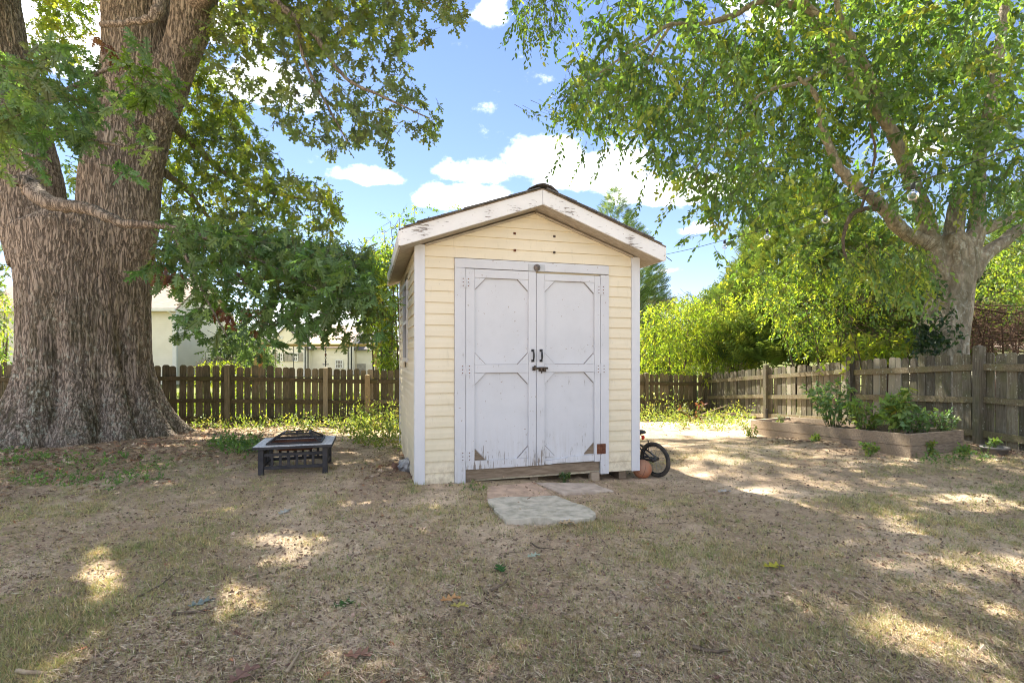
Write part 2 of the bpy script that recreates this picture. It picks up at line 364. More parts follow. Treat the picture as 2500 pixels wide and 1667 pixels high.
def bark_mat(name, dark, mid, light, lich_z=None, lich=(.42, .45, .38), moss=None, fis=(26, 26, 3.2), fs=.8):
    m, t, o = newmat(name); tc = t.add('ShaderNodeTexCoord').outputs['Object']
    cav = t.add('ShaderNodeVertexColor', layer_name='Col').outputs[0]
    warp = t.vmath('ADD', tc, t.vmath('MULTIPLY', t.add('ShaderNodeTexNoise', {'Vector': tc, 'Scale': 2.5}).outputs['Color'], (.12, .12, .12)))
    f1 = t.noise(t.scale(warp, fis), 1.0, 5, .6); fr = t.math('ABSOLUTE', t.math('SUBTRACT', f1, .5))     # fissures
    crack = t.step(fr, .004, .07)
    n = t.noise(t.scale(tc, (6, 6, 2)), 3, 6, .65); n2 = t.noise(tc, 34, 4, .7); nb = t.noise(tc, 1.6, 3, .6)
    col = t.mix(t.step(n, .3, .7), mid, light)
    col = t.mix(t.math('MULTIPLY', t.step(n2, .5, .72), .35), col, tuple(x*.55 for x in mid))
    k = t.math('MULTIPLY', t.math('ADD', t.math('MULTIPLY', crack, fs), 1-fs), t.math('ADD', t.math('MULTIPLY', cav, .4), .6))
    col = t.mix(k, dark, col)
    sep = t.add('ShaderNodeSeparateXYZ', {0: tc}).outputs
    if lich_z:
        zz = t.math('SUBTRACT', 1.0, t.step(sep[2], lich_z*.35, lich_z))
        l = t.math('MULTIPLY', t.math('MULTIPLY', t.step(t.noise(tc, 13, 5, .75), .52, .60), t.step(nb, .40, .58)), zz)
        ms = t.math('MULTIPLY', t.math('MULTIPLY', t.step(t.noise(t.scale(tc, (1, 1, .35)), 4, 4, .6), .45, .62), zz), .6)
        col = t.mix(ms, col, moss or (.06, .06, .028))
        col = t.mix(t.math('MULTIPLY', t.math('MULTIPLY', l, .75), t.math('ADD', t.math('MULTIPLY', crack, .7), .3)), col, lich)
    finish(t, o, col, .92, t.math('ADD', t.math('MULTIPLY', crack, .8), t.math('MULTIPLY', n2, .4)), .8, .02, .1); return m
M['oak_bark'] = bark_mat('oak_bark', (.085, .067, .054), (.38, .31, .255), (.41, .345, .285), 3.4, fis=(30, 30, 2.4))
M['smooth_bark'] = bark_mat('smooth_bark', (.10, .085, .06), (.36, .30, .225), (.46, .40, .315), 9.0, (.46, .46, .40), (.14, .13, .085), (7, 7, 3), .35)
def ground_mat():
    m, t, o = newmat('ground'); tc = t.add('ShaderNodeTexCoord').outputs['Object']
    a = t.add('ShaderNodeVertexColor', layer_name='Col').outputs[0]
    n1 = t.noise(tc, 1.3, 5, .6); n2 = t.noise(tc, 9, 5, .7); n3 = t.noise(tc, 60, 4, .7); n4 = t.noise(t.scale(tc, (1, 2, 1)), 160, 2, .7)
    k = t.math('ADD', t.math('MULTIPLY', n2, .8), t.math('MULTIPLY', n3, .5))
    col = t.mix(t.step(k, .48, .82), (.82, .80, .78), (1.32, 1.29, 1.26))
    col = t.mix(1.0, a, col, 'MULTIPLY')
    col = t.mix(t.math('MULTIPLY', t.step(n3, .56, .72), .5), col, (.19, .14, .10))
    col = t.mix(t.math('MULTIPLY', t.step(n4, .58, .7), .4), col, (.60, .50, .36))
    finish(t, o, col, .95, t.math('ADD', n3, t.math('MULTIPLY', n4, .6)), .8, .02, .1); return m
M['ground'] = ground_mat()
def bulb_mat():
    m, t, o = newmat('bulb_glass')
    g = t.add('ShaderNodeBsdfGlossy', {'Roughness': .03, 'Color': (1, 1, 1, 1)}); tr = t.add('ShaderNodeBsdfTransparent', {'Color': (.90, .92, .92, 1)})
    f = t.add('ShaderNodeFresnel', {'IOR': 1.6})
    mx = t.add('ShaderNodeMixShader', {0: f.outputs[0], 1: tr.outputs[0], 2: g.outputs[0]}); t.l.new(mx.outputs[0], o.inputs[0]); return m
M['bulb'] = bulb_mat()

# ------------------------------------------------------------------ ground
def axis(a, b, st, far, grow=1.25):
    c = list(np.arange(a, b+1e-6, st)); s = st; lo = []; hi = []; x = a
    while x > -far: s *= grow; x -= s; lo.append(x)
    s = st; x = c[-1]
    while x < far: s *= grow; x += s; hi.append(x)
    return np.array(lo[::-1]+c+hi)
gx = axis(-10, 9, .075, 1500); gy = axis(1.2, 14.5, .06, 1500)
XX, YY = np.meshgrid(gx, gy); X1, Y1 = XX.ravel(), YY.ravel()
def fence_y(x): return 11.5+.306*(x+2.75)
def beyond(x, y): return (y > fence_y(x)+.15) | (x > 6.35-.22*np.maximum(y-7, 0)*.6+.1)
def gmask(x, y):
    """grass amount 0..1"""
    p = np.c_[x, y]
    g = np.clip((fbm(p*.9, 4, 3)-.40)*4, 0, 1)*np.clip((fbm(p*3.1, 3, 9)-.30)*3, 0, 1)
    for cx, cy, rx, ry, s in [(5.0, 4.6, 1.3, .55, .9), (-4.3, 5.9, 1.2, .6, .7), (-2.6, 4.3, 1.2, .4, .3), (3.2, 4.2, 1.0, .5, .3), (-.6, 3.0, .8, .35, .4), (1.5, 2.4, 1, .35, .4), (.2, 2.3, .6, .3, .35)]:
        g = np.maximum(g, s*np.exp(-((x-cx)/rx)**2-((y-cy)/ry)**2))
    return g
def lmask(x, y):
    """leaf litter amount"""
    d = np.hypot(x+6.6, y-8.0); l = np.clip(1.25-np.maximum(d-1.2, 0)/2.9, 0, 1)
    l = np.maximum(l, np.clip(1-(fence_y(x)-y)/1.6, 0, 1)*.8)
    l = np.maximum(l, .8*np.exp(-((x+1.35)/.35)**2-((y-6.0)/1.1)**2))
    l = np.maximum(l, .7*np.exp(-((x-5.7)/.5)**2-((y-6.4)/.9)**2))
    l = np.maximum(l, .6*np.exp(-((x-4.3)/.5)**2-((y-7.3)/1.5)**2))
    return l
Z1 = gz(X1, Y1)
near = (np.abs(X1) < 11) & (Y1 < 15)
Z1[near] += (fbm(np.c_[X1, Y1][near]*4, 3, 5)-.5)*.045+(fbm(np.c_[X1, Y1][near]*1.1, 2, 8)-.5)*.05
gm, lm = gmask(X1, Y1), lmask(X1, Y1)
sand = np.clip((fbm(np.c_[X1, Y1]*1.7, 4, 21)-.42)*4, 0, 1)[:, None]
gc = (1-sand)*np.array((.46, .35, .245))+sand*np.array((.66, .53, .39))
gc = gc*(1-.45*gm[:, None])+.45*gm[:, None]*np.array((.36, .31, .18))
gc = gc*(1-.7*lm[:, None])+.7*lm[:, None]*np.array((.27, .19, .13))
by = beyond(X1, Y1); gc[by] = np.array((.13, .15, .045))*(.7+.6*fbm(np.c_[X1, Y1][by]*.6, 3, 4))[:, None]
nx, ny = len(gx), len(gy); ii = (np.arange(ny-1)[:, None]*nx+np.arange(nx-1)[None]).ravel()
go = mesh_np('ground', np.c_[X1, Y1, Z1], np.c_[ii, ii+1, ii+1+nx, ii+nx], M['ground'], col=gc, smooth=True); go['kind'] = 'structure'
def gzn(x, y):
    z = gz(x, y); p = np.c_[x, y]
    return z+(fbm(p*4, 3, 5)-.5)*.045+(fbm(p*1.1, 2, 8)-.5)*.05

# ------------------------------------------------------------------ leaf instancing in numpy
def frames(a, nrm):
    a = a/np.linalg.norm(a, axis=1, keepdims=True); s = np.cross(a, nrm); l = np.linalg.norm(s, axis=1, keepdims=True); l[l < 1e-5] = 1
    s = s/l; return a, s, np.cross(s, a)
def scatter(tv, tf, C, A, Nn, size, col):
    """template verts (k,3): x side, y along, z normal"""
    a, s, n = frames(A, Nn); k = len(tv); N = len(C)
    V = C[:, None]+size[:, None, None]*(tv[None, :, 0, None]*s[:, None]+tv[None, :, 1, None]*a[:, None]+tv[None, :, 2, None]*n[:, None])
    T = (tf[None]+(np.arange(N)*k)[:, None, None]).reshape(-1, 3)
    return V.reshape(-1, 3), T, np.repeat(col, k, 0)
def tmpl_oak():
    m = [(0, 0), (0, .28), (0, .52), (0, .76), (0, 1)]
    v = [(x, y, .05*(y-.5)**2) for x, y in m]; f = []
    for s in (1, -1):
        b = len(v)
        for x, y, z in [(.035, .10, 0), (.23, .22, -.05), (.06, .33, 0), (.36, .50, -.09), (.07, .56, 0), (.30, .80, -.08), (.07, .78, 0), (.15, .93, -.03)]:
            v.append((x*s, y, z))
        f += [(0, b, 1), (b, b+1, b+2), (b, b+2, 1), (1, b+2, 2), (b+2, b+3, b+4), (b+2, b+4, 2), (2, b+4, 3), (b+4, b+5, b+6), (b+4, b+6, 3), (3, b+6, 4), (b+6, b+7, 4)]
    return np.array(v), np.array(f)
def tmpl_oak_lo():
    v = [(0, 0, 0), (.2, .25, -.04), (.06, .35, 0), (.34, .55, -.08), (.07, .68, 0), (.2, .9, -.03), (0, 1, 0), (-.2, .9, -.03), (-.07, .68, 0), (-.34, .55, -.08), (-.06, .35, 0), (-.2, .25, -.04)]
    return np.array(v, float), np.array([(0, 1, 2), (2, 3, 4), (4, 5, 6), (6, 7, 8), (8, 9, 10), (10, 11, 0), (0, 2, 10), (2, 4, 10), (4, 8, 10), (4, 6, 8)])
def tmpl_ovate(w_=.24):
    v = [(0, 0, 0), (w_, .32, -.05), (w_*.75, .65, -.06), (0, 1, -.10), (-w_*.75, .65, -.06), (-w_, .32, -.05), (0, .5, .0)]
    return np.array(v, float), np.array([(0, 1, 6), (1, 2, 6), (2, 3, 6), (3, 4, 6), (4, 5, 6), (5, 0, 6)])
def tmpl_small():
    v = [(0, 0, 0), (.23, .42, -.04), (0, 1, -.08), (-.23, .42, -.04)]
    return np.array(v, float), np.array([(0, 1, 2), (0, 2, 3)])
def tmpl_feather():
    v = [(-.012, 0, 0), (.012, 0, 0), (0, 1, -.08)]; f = [(0, 1, 2)]
    for i in range(7):
        y = .10+.115*i; L = .36*(1-.6*i/7); 
        for s in (1, -1):
            b = len(v); v += [(0, y, 0), (s*.04, y+.09, .01), (s*L, y+L*.75, -.04)]; f.append((b, b+1, b+2))
            b = len(v); v += [(s*L*.45, y+L*.33, 0), (s*L*.52, y+L*.45, 0), (s*L*.55, y+L*.9, .05)]; f.append((b, b+1, b+2))
    return np.array(v, float), np.array(f)
OAK, OAKLO, OVATE, SMALL, FEATHER = tmpl_oak(), tmpl_oak_lo(), tmpl_ovate(), tmpl_small(), tmpl_feather()
def unit(n):
    v = rng.normal(size=(n, 3)); return v/np.linalg.norm(v, axis=1, keepdims=True)
def inpoly(u, v, poly):
    r = np.zeros(len(u), bool); n = len(poly)
    for i in range(n):
        (x0, y0), (x1, y1) = poly[i], poly[(i+1) % n]
        c = ((y0 > v) != (y1 > v)) & (u < (x1-x0)*(v-y0)/((y1-y0) or 1e-9)+x0); r ^= c
    return r
def sample_poly(poly, n, d0, d1, gap=.42, gs=70, seed=0, disp=True):
    """n points in the wedge seen through a polygon (display px), in clumps"""
    k = 1.063 if disp else 1; poly = [(a*k, b*k) for a, b in poly]; q = np.array(poly); out = []; c = 0
    while c < n:
        u = rng.uniform(q[:, 0].min(), q[:, 0].max(), 4*n); v = rng.uniform(q[:, 1].min(), q[:, 1].max(), 4*n)
        d = rng.uniform(d0, d1, 4*n)
        p = np.c_[(u-1250)/FPX*d, d, CZ-(v-HOR)/FPX*d]
        ok = inpoly(u, v, poly) & (fbm(p*(FPX/gs/d.mean()), 3, seed) > gap)
        out.append(p[ok]); c += ok.sum()
        if len(out) > 40: break
    return np.concatenate(out)[:n]
# places where the sun gets through the canopy (src px on the ground, radii m)
PATCH = []
for u, v, rx, ry in [(310, 1412, .60, .24), (400, 1440, .34, .16), (205, 1440, .4, .14), (680, 1318, .34, .13), (760, 1350, .2, .1), (570, 1247, .30, .09), (560, 1500, .22, .1),
                     (440, 1375, .2, .1), (2080, 1500, .24, .12), (2220, 1560, .30, .14), (2350, 1620, .28, .13), (2030, 1468, .15, .08), (1835, 1228, .26, .08), (1940, 1238, .25, .05), (2330, 1215, .5, .10), (2440, 1240, .4, .1),
                     (2390, 1370, .3, .08), (2480, 1400, .3, .1), (1540, 1345, .18, .05), (2080, 1130, .3, .05), (1980, 1125, .2, .04), (1700, 1110, .3, .05), (2470, 1130, .3, .05), (1760, 1150, .2, .04),
                     (300, 1265, .25, .06), (250, 1330, .2, .06), (60, 1500, .3, .1), (120, 1640, .4, .1), (960, 1640, .25, .08), (1420, 1350, .1, .05), (890, 1230, .3, .05),
                     (400, 1090, .6, .10), (520, 1070, .8, .16), (700, 1050, 1.0, .3), (900, 1060, .9, .35), (1650, 1040, .5, .15), (1800, 1060, .3, .1), (1640, 1140, .25, .05), (330, 1070, .4, .12), (2230, 1270, .2, .06)]:
    p = G(u, v); PATCH.append((p.x, p.y, p.z, rx, ry))
HC = math.cos(SUN_EL)/math.sin(SUN_EL)
def carve(C, grow=1.0, keep=.12):
    """drop leaves whose shadow would fall on a sun patch"""
    h = C[:, 2]; sx = C[:, 0]-h*HC*math.sin(SUN_AZ); sy = C[:, 1]-h*HC*math.cos(SUN_AZ); k = np.ones(len(C), bool)
    wob = .75+.6*vn(np.c_[sx, sy]*7, 5)
    for px, py, pz, rx, ry in PATCH:
        k &= ~((((sx-px)/(rx*grow))**2+((sy-py)/(ry*grow*1.15+.03))**2) < wob)
    return k | (rng.random(len(C)) < keep)
def palette(n, cols, jitter=.25):
    cs = np.array([c[:3] for c in cols]); wt = np.array([c[3] for c in cols]); wt = wt/wt.sum()
    c = cs[rng.choice(len(cs), n, p=wt)]; return c*(1+rng.uniform(-jitter, jitter, (n, 1)))*(1+rng.uniform(-.08, .08, (n, 3)))
def spray(P0, per, size, spread, droop=.35, tm=OAK, cols=((.05, .09, .025, 1),), axis=None, flat=.6, carved=True, twig=True):
    """clusters of leaves: each P0 is a twig end"""
    n = len(P0)
    ax = unit(n) if axis is None else axis+unit(n)*.35
    ax[:, 2] -= droop; ax /= np.linalg.norm(ax, axis=1, keepdims=True)
    idx = np.repeat(np.arange(n), per); N = n*per; t = np.tile(np.arange(per)/per, n)
    A = ax[idx]*(.35+.5*t[:, None])+unit(N)*.85; A[:, 2] -= droop
    C = P0[idx]+ax[idx]*(t*spread)[:, None]+unit(N)*spread*.12
    Nn = unit(N); Nn[:, 2] = np.abs(Nn[:, 2])+flat
    pc = palette(n, cols, .18)[idx]*(1+rng.uniform(-.2, .2, (N, 1)))
    sz = size*rng.uniform(.65, 1.2, N)
    if carved:
        k = carve(C); C, A, Nn, pc, sz = C[k], A[k], Nn[k], pc[k], sz[k]
    return scatter(*tm, C, A, Nn, sz, pc), (P0, ax, spread)
def strand(P0, per, length, size, cols, droop=.8, tm=OVATE, carved=True, axis=None):
    """hanging twigs with alternate leaves"""
    n = len(P0); h = unit(n) if axis is None else axis+.6*unit(n); h[:, 2] = h[:, 2]*.3-droop; h /= np.linalg.norm(h, axis=1, keepdims=True)
    idx = np.repeat(np.arange(n), per); N = n*per; t = np.tile((np.arange(per)+.5)/per, n)
    L = (length*rng.uniform(.5, 1.3, n))[idx]
    C = P0[idx]+h[idx]*(t*L)[:, None]; C[:, 2] -= (t**2)*L*.35
    side = np.cross(h, unit(n))[idx]*np.where(np.tile(np.arange(per) % 2, n), 1, -1)[:, None]
    A = h[idx]*.6+side*.8+unit(N)*.35; A[:, 2] -= .45
    Nn = unit(N)*.8; Nn[:, 2] += .5
    pc = palette(n, cols, .2)[idx]*(1+rng.uniform(-.2, .2, (N, 1))); sz = size*rng.uniform(.6, 1.2, N)
    if carved:
        k = carve(C); C, A, Nn, pc, sz = C[k], A[k], Nn[k], pc[k], sz[k]
    return scatter(*tm, C, A, Nn, sz, pc), (P0, h, length)
def join(parts):
    V, T, Cc, b = [], [], [], 0
    for v, t, c in parts: V.append(v); T.append(t+b); Cc.append(c); b += len(v)
    return np.concatenate(V), np.concatenate(T), np.concatenate(Cc)
def twig_tris(P0, ax, ln, wid=.006):
    """thin three-sided twigs"""
    n = len(P0); o = unit(n)*wid; o2 = np.cross(o, ax)*1.0; E = P0+ax*ln
    V = np.stack([P0+o, P0-o, P0+o2, E], 1).reshape(-1, 3); b = (np.arange(n)*4)[:, None]
    T = np.concatenate([b+np.array([[0, 2, 3]]), b+np.array([[2, 1, 3]]), b+np.array([[1, 0, 3]])]); return V, T
def crown(name, parent, parts, mat=None):
    V, T, C = join(parts); return mesh_np(name, V, T, mat or M['leaf'], parent, C, world=True, kind='stuff')
def twigs(name, parent, lst, mat, wid=.006):
    Vs, Ts, b = [], [], 0
    for P0, ax, ln in lst:
        v, t = twig_tris(P0-ax*ln*.5, ax, ln*1.4, wid); Vs.append(v); Ts.append(t+b); b += len(v)
    return mesh_np(name, np.concatenate(Vs), np.concatenate(Ts), mat, parent, world=True, kind='stuff')
def limb(name, parent, uvd, rpx, mat, n=6, seg=9, wob=.012):
    """branch through (u,v,d) px points, radii in px"""
    pts = [P(*q) for q in uvd]; rad = [r*q[2]/FPX for r, q in zip(rpx, uvd)]
    p, r = spline(pts, rad, n); p = [q+Vector(unit(1)[0])*wob*min(1, rr*25) for q, rr in zip(p, r)]
    mb = MB(); mb.tube(p, [rr*random.uniform(.93, 1.08) for rr in r], seg)
    o = mb.obj(name, mat, parent, True, True)
    a = o.data.color_attributes.new('Col', 'FLOAT_COLOR', 'POINT'); c = np.ones((len(o.data.vertices), 4), np.float32)
    c[:, :3] = (.35+.65*fbm(np.array([v.co for v in o.data.vertices])*np.array((30, 30, 10)), 3, 2))[:, None]; a.data.foreach_set('color', c.ravel())
    return o
def trunk(name, parent, tubes, mat, voxel, amp, cell, stretch, lobes=None, smooth_it=3, ridge=True):
    """tubes: lists of (centre, radius); union by voxel remesh, then real bark relief"""
    mb = MB()
    for tb in tubes:
        p, r = spline([q for q, _ in tb], [x for _, x in tb], 6); sg = 120 if lobes and tb is tubes[0] else 40
        b = len(mb.v); mb.tube(p, r, sg)
        if lobes and tb is tubes[0]:
            for i in range(b, len(mb.v)):
                x, y, z = mb.v[i]; k = (i-b)//sg; c = p[min(k, len(p)-1)]; mb.v[i] = lobes(x, y, z, c)
    me = mb.mesh(name, None); o = bpy.data.objects.new(name, me); COL.objects.link(o)
    m = o.modifiers.new('r', 'REMESH'); m.mode = 'VOXEL'; m.voxel_size = voxel
    if smooth_it:
        m2 = o.modifiers.new('s', 'SMOOTH'); m2.iterations = smooth_it; m2.factor = .5
    dg = bpy.context.evaluated_depsgraph_get(); ev = o.evaluated_get(dg); e = bpy.data.meshes.new_from_object(ev)
    bpy.data.objects.remove(o)
    N = len(e.vertices); V = np.empty(N*3, np.float32); e.vertices.foreach_get('co', V); V = V.reshape(-1, 3).astype(float)
    Nr = np.empty(N*3, np.float32); e.vertices.foreach_get('normal', Nr); Nr = Nr.reshape(-1, 3)
    wv = np.c_[fbm(V*1.3, 2, 31), fbm(V*1.3, 2, 47), np.zeros(N)]-.5
    q = (V+wv*.25)/np.array((cell, cell, cell*stretch))
    if ridge:
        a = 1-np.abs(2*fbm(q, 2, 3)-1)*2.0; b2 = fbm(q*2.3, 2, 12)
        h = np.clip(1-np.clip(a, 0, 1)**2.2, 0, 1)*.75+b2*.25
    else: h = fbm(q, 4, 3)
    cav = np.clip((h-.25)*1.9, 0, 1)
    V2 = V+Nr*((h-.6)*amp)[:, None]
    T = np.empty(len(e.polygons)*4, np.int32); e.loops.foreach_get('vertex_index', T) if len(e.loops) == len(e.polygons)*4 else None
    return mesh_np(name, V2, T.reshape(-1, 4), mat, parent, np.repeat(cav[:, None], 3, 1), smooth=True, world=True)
# ------------------------------------------------------------------ shed
SA = R(15.9); ca, sa = math.cos(SA), math.sin(SA)
shed = empty('garden_shed', (-.9455, 5.03, 0), 'small cream vinyl sided shed with peeling white double doors', 'shed', SA)
W_, D_ = 2.443, 2.45
def roofz(x): return 2.795-.353*abs(x-1.232)
# closed body behind the siding
MB().prism([(.012, .0), (W_-.012, .0), (W_-.012, roofz(W_)), (1.232, 2.79), (.012, roofz(0))], lambda a, b, t: (a, t, b), .012, D_-.012).obj('wall', M['siding'], shed)
PROF = [(0, .0), (-.0185, .001), (-.0175, .010), (-.0150, .055), (-.0085, .085), (-.0045, .1135)]   # dutch-lap profile (out, up)
def plank(x0f, x1f, z0, fn, top=1e9):
    """siding plank; x0f/x1f give the ends at a height; fn maps (along, out, up)"""
    pts = [(o, min(z0+z, top)) for o, z in PROF]+[(0, min(z0+.1135, top))]; n = len(pts)
    V = [fn(x0f(z), o, z) for o, z in pts]+[fn(x1f(z), o, z) for o, z in pts]
    mb = MB(); mb.add(V, [tuple(range(n)), tuple(range(2*n-1, n-1, -1))]+[(i, i+n, (i+1) % n+n, (i+1) % n) for i in range(n)])
    mb.obj('siding_plank', M['siding'], shed)
front = lambda x, o, z: (x, o, z)
cst = lambda c: (lambda z: c)
for k in range(25):
    z0 = k*.1135
    if z0 < 2.2: 
        plank(cst(.082), cst(.374), z0, front); plank(cst(2.079), cst(W_-.082), z0+.004 if k == 0 else z0, front)
    else:
        l = lambda z: min(max(.082, 1.232-(2.795-z)/.353), 1.22); r_ = lambda z: max(min(W_-.082, 1.232+(2.795-z)/.353), 1.24)
        if z0 < 2.76: plank(l, r_, z0, front, 2.788)
left = lambda y, o, z: (o, y, z)
right = lambda y, o, z: (W_-o, y, z)
WY0, WY1, WZ0, WZ1 = .955, 1.60, 1.205, 2.17
for k in range(21):
    z0 = k*.1135
    if z0+.1135 > WZ0+.01 and z0 < WZ1: plank(cst(.062), cst(WY0-.002), z0, left, 2.36); plank(cst(WY1+.002), cst(D_-.062), z0, left, 2.36)
    else: plank(cst(.062), cst(D_-.062), z0, left, 2.36)
    plank(cst(.062), cst(D_-.062), z0, right, 2.36)
# white corner posts
for x0, x1 in ((-.022, .080), (W_-.080, W_+.022)):
    mb = MB(); mb.box((x0, -.024, -.004), (x1, -.002, 2.38)); s = -.022 if x0 < 0 else W_
    mb.box((s, -.002, -.004), (s+.022, .06, 2.34)); mb.obj('corner_trim', M['vinyl'], shed, bevel=.003)
    mb = MB(); mb.box((s, D_-.06, -.004), (s+.022, D_+.02, 2.34)); mb.obj('corner_trim', M['vinyl'], shed, bevel=.003)
# side window
mb = MB()
for a, b in (((WY0, WZ0), (WY1, WZ0+.05)), ((WY0, WZ1-.05), (WY1, WZ1)), ((WY0, WZ0+.051), (WY0+.045, WZ1-.051)), ((WY1-.045, WZ0+.051), (WY1, WZ1-.051)), ((WY0+.046, 1.66), (WY1-.046, 1.70))):
    mb.box((-.03, a[0], a[1]), (.01, b[0], b[1]))
win = mb.obj('window', M['vinyl'], shed)
MB().box((-.006, WY0+.04, WZ0+.045), (.008, WY1-.04, WZ1-.045)).obj('pane', M['glass_dark'], win)
# door frame boards
for a, b in (((.376, -.011), (.486, 2.166)), ((1.979, -.011), (2.078, 2.160)), ((.376, 2.168), (2.078, 2.262))):
    MB().box((a[0], -.036, a[1]), (b[0], .0, b[1])).obj('door_frame', M['paint_v'], shed, bevel=.003)
# the two door leaves
def leaf(x0, x1, ztop, s0, s1, bare):
    d = MB().box((x0, -.013, .132), (x1, -.004, ztop)).obj('door', M['paint_v'], shed)
    Y0, Y1 = -.037, -.0135
    def bd(nm, a, b, c, e, m='paint_v'): return MB().box((a, Y0, b), (c, Y1, e)).obj(nm, M[m], d, bevel=.002)
    bd('stile', x0, .129, s0, ztop); bd('stile', s1, .129, x1, ztop)
    bd('door_rail', s0+.0015, 2.075, s1-.0015, ztop); bd('door_rail', s0+.0015, 1.105, s1-.0015, 1.189)
    if x0 < 1: bd('door_rail', s0+.0015, .128, s1-.0015, .212)
    else:      # rotten, split bottom rail
        pts = [(s0+.004, .142), (s0+.05, .130), (s0+.21, .150), (s0+.235, .146), (s0+.27, .137), (s1-.004, .142), (s1-.004, .208), (s0+.27, .200), (s0+.26, .188), (s0+.004, .172)]
        MB().prism(pts, lambda a, b, t: (a, t, b), Y0, Y1).obj('door_rail', M['paint_v'], d)['label'] = 'rotten split bottom rail of the right door'
    B = .115
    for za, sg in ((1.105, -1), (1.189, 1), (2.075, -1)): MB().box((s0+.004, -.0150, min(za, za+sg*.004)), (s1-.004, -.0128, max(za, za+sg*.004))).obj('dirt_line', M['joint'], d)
    for zc, sg in ((2.075, -1), (1.189, 1), (1.105, -1), (.212, 1)):
        for xc, sx in ((s0, 1), (s1, -1)):
            isb = (zc, sx) == bare
            tri = [(xc+sx*.002, zc+sg*.002), (xc+sx*B, zc+sg*.002), (xc+sx*.002, zc+sg*B*1.04)]
            o = MB().prism(tri, lambda a, b, t: (a, t, b), -.0165 if isb else Y0+.005, Y1).obj('corner_brace', M['barewood' if isb else 'paint_v'], d)
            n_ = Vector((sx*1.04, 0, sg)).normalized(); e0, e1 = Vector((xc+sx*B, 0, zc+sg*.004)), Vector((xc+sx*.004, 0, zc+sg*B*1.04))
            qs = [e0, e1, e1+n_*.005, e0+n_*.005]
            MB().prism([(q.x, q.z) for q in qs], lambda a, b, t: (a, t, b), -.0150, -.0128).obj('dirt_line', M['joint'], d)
            if isb: o['label'] = 'bare wood corner where the brace has fallen off'
    return d
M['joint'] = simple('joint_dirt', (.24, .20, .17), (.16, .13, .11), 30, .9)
dl = leaf(.490, 1.2345, 2.160, .578, 1.153, (.212, 1))
dr = leaf(1.2415, 1.974, 2.146, 1.331, 1.905, (.212, -1))
for d, x in ((dl, 1.199), (dr, 1.290)):     # pull handles
    mb = MB()
    for z in (1.228, 1.336): mb.box((x-.016, -.043, z-.012), (x+.016, -.0375, z+.012))
    p, r = spline([(x, -.043, 1.230), (x, -.068, 1.243), (x, -.073, 1.282), (x, -.068, 1.321), (x, -.043, 1.334)], [.009, .008, .011, .008, .009], 5)
    mb.tube(p, r, 8); mb.obj('handle', M['black'], d, True)
mb = MB().box((1.262, -.046, 1.118), (1.345, -.0375, 1.162)).box((1.195, -.046, 1.125), (1.228, -.0375, 1.165))
mb.tube([(1.19, -.055, 1.150), (1.36, -.055, 1.150)], .010, 8).tube([(1.285, -.055, 1.15), (1.285, -.075, 1.110), (1.285, -.07, 1.10)], .008, 6).box((1.315, -.066, 1.112), (1.338, -.046, 1.158)).tube([(1.215, -.05, 1.148), (1.215, -.06, 1.178)], .009, 6)
mb.obj('slide_bolt', M['old_bolt'], shed)
for x, z, m, lb in ((.487, 2.022, 'paint_v', 0), (1.982, 1.996, 'paint_v', 0), (.489, 1.14, 'paint_v', 0), (.491, .265, 'paint_v', 0), (1.982, 1.137, 'paint_v', 0), (1.985, .266, 'rust', 1)):
    hw = .040 if z > 1.9 else .052
    mb = MB().box((x-hw, -.0405, z-.055), (x-.006, -.0372, z+.055)).box((x+.006, -.0405, z-.055), (x+hw, -.0372, z+.055)).tube([(x, -.043, z-.055), (x, -.043, z+.055)], .007, 8)
    h = mb.obj('hinge', M[m], shed)
    for dx in (-.03, .03):
        for dz in (-.035, 0, .035): MB().lathe([(.0001, .003), (.005, .002), (.006, 0)], 8, Matrix.Translation((x+dx*hw/.045, -.0408, z+dz)) @ Matrix.Rotation(R(90), 4, 'X')).obj('screw', M['rust'], h)
    if lb: h['label'] = 'rusty bare hinge at the bottom right'
fx = MB().box((1.150, -.042, 2.165), (1.335, -.0365, 2.238)).obj('lamp_bracket', M['plastic'], shed)
MB().lathe([(.0001, .030), (.012, .030), (.013, .022), (.030, .020), (.036, .012), (.036, 0)], 20, Matrix.Translation((1.242, -.042, 2.203)) @ Matrix.Rotation(R(90), 4, 'X')).obj('knob', simple('grey_knob', (.20, .17, .15), (.13, .11, .10), 40, .5), fx, True)
for x, z in ((1.007, 2.552), (1.009, 2.377), (1.447, 2.550), (1.447, 2.380)):
    MB().box((x-.013, -.0195, z-.012), (x+.013, -.012, z+.012)).obj('fixing_hole', M['rust' if x < 1.2 else 'old_bolt'], shed)
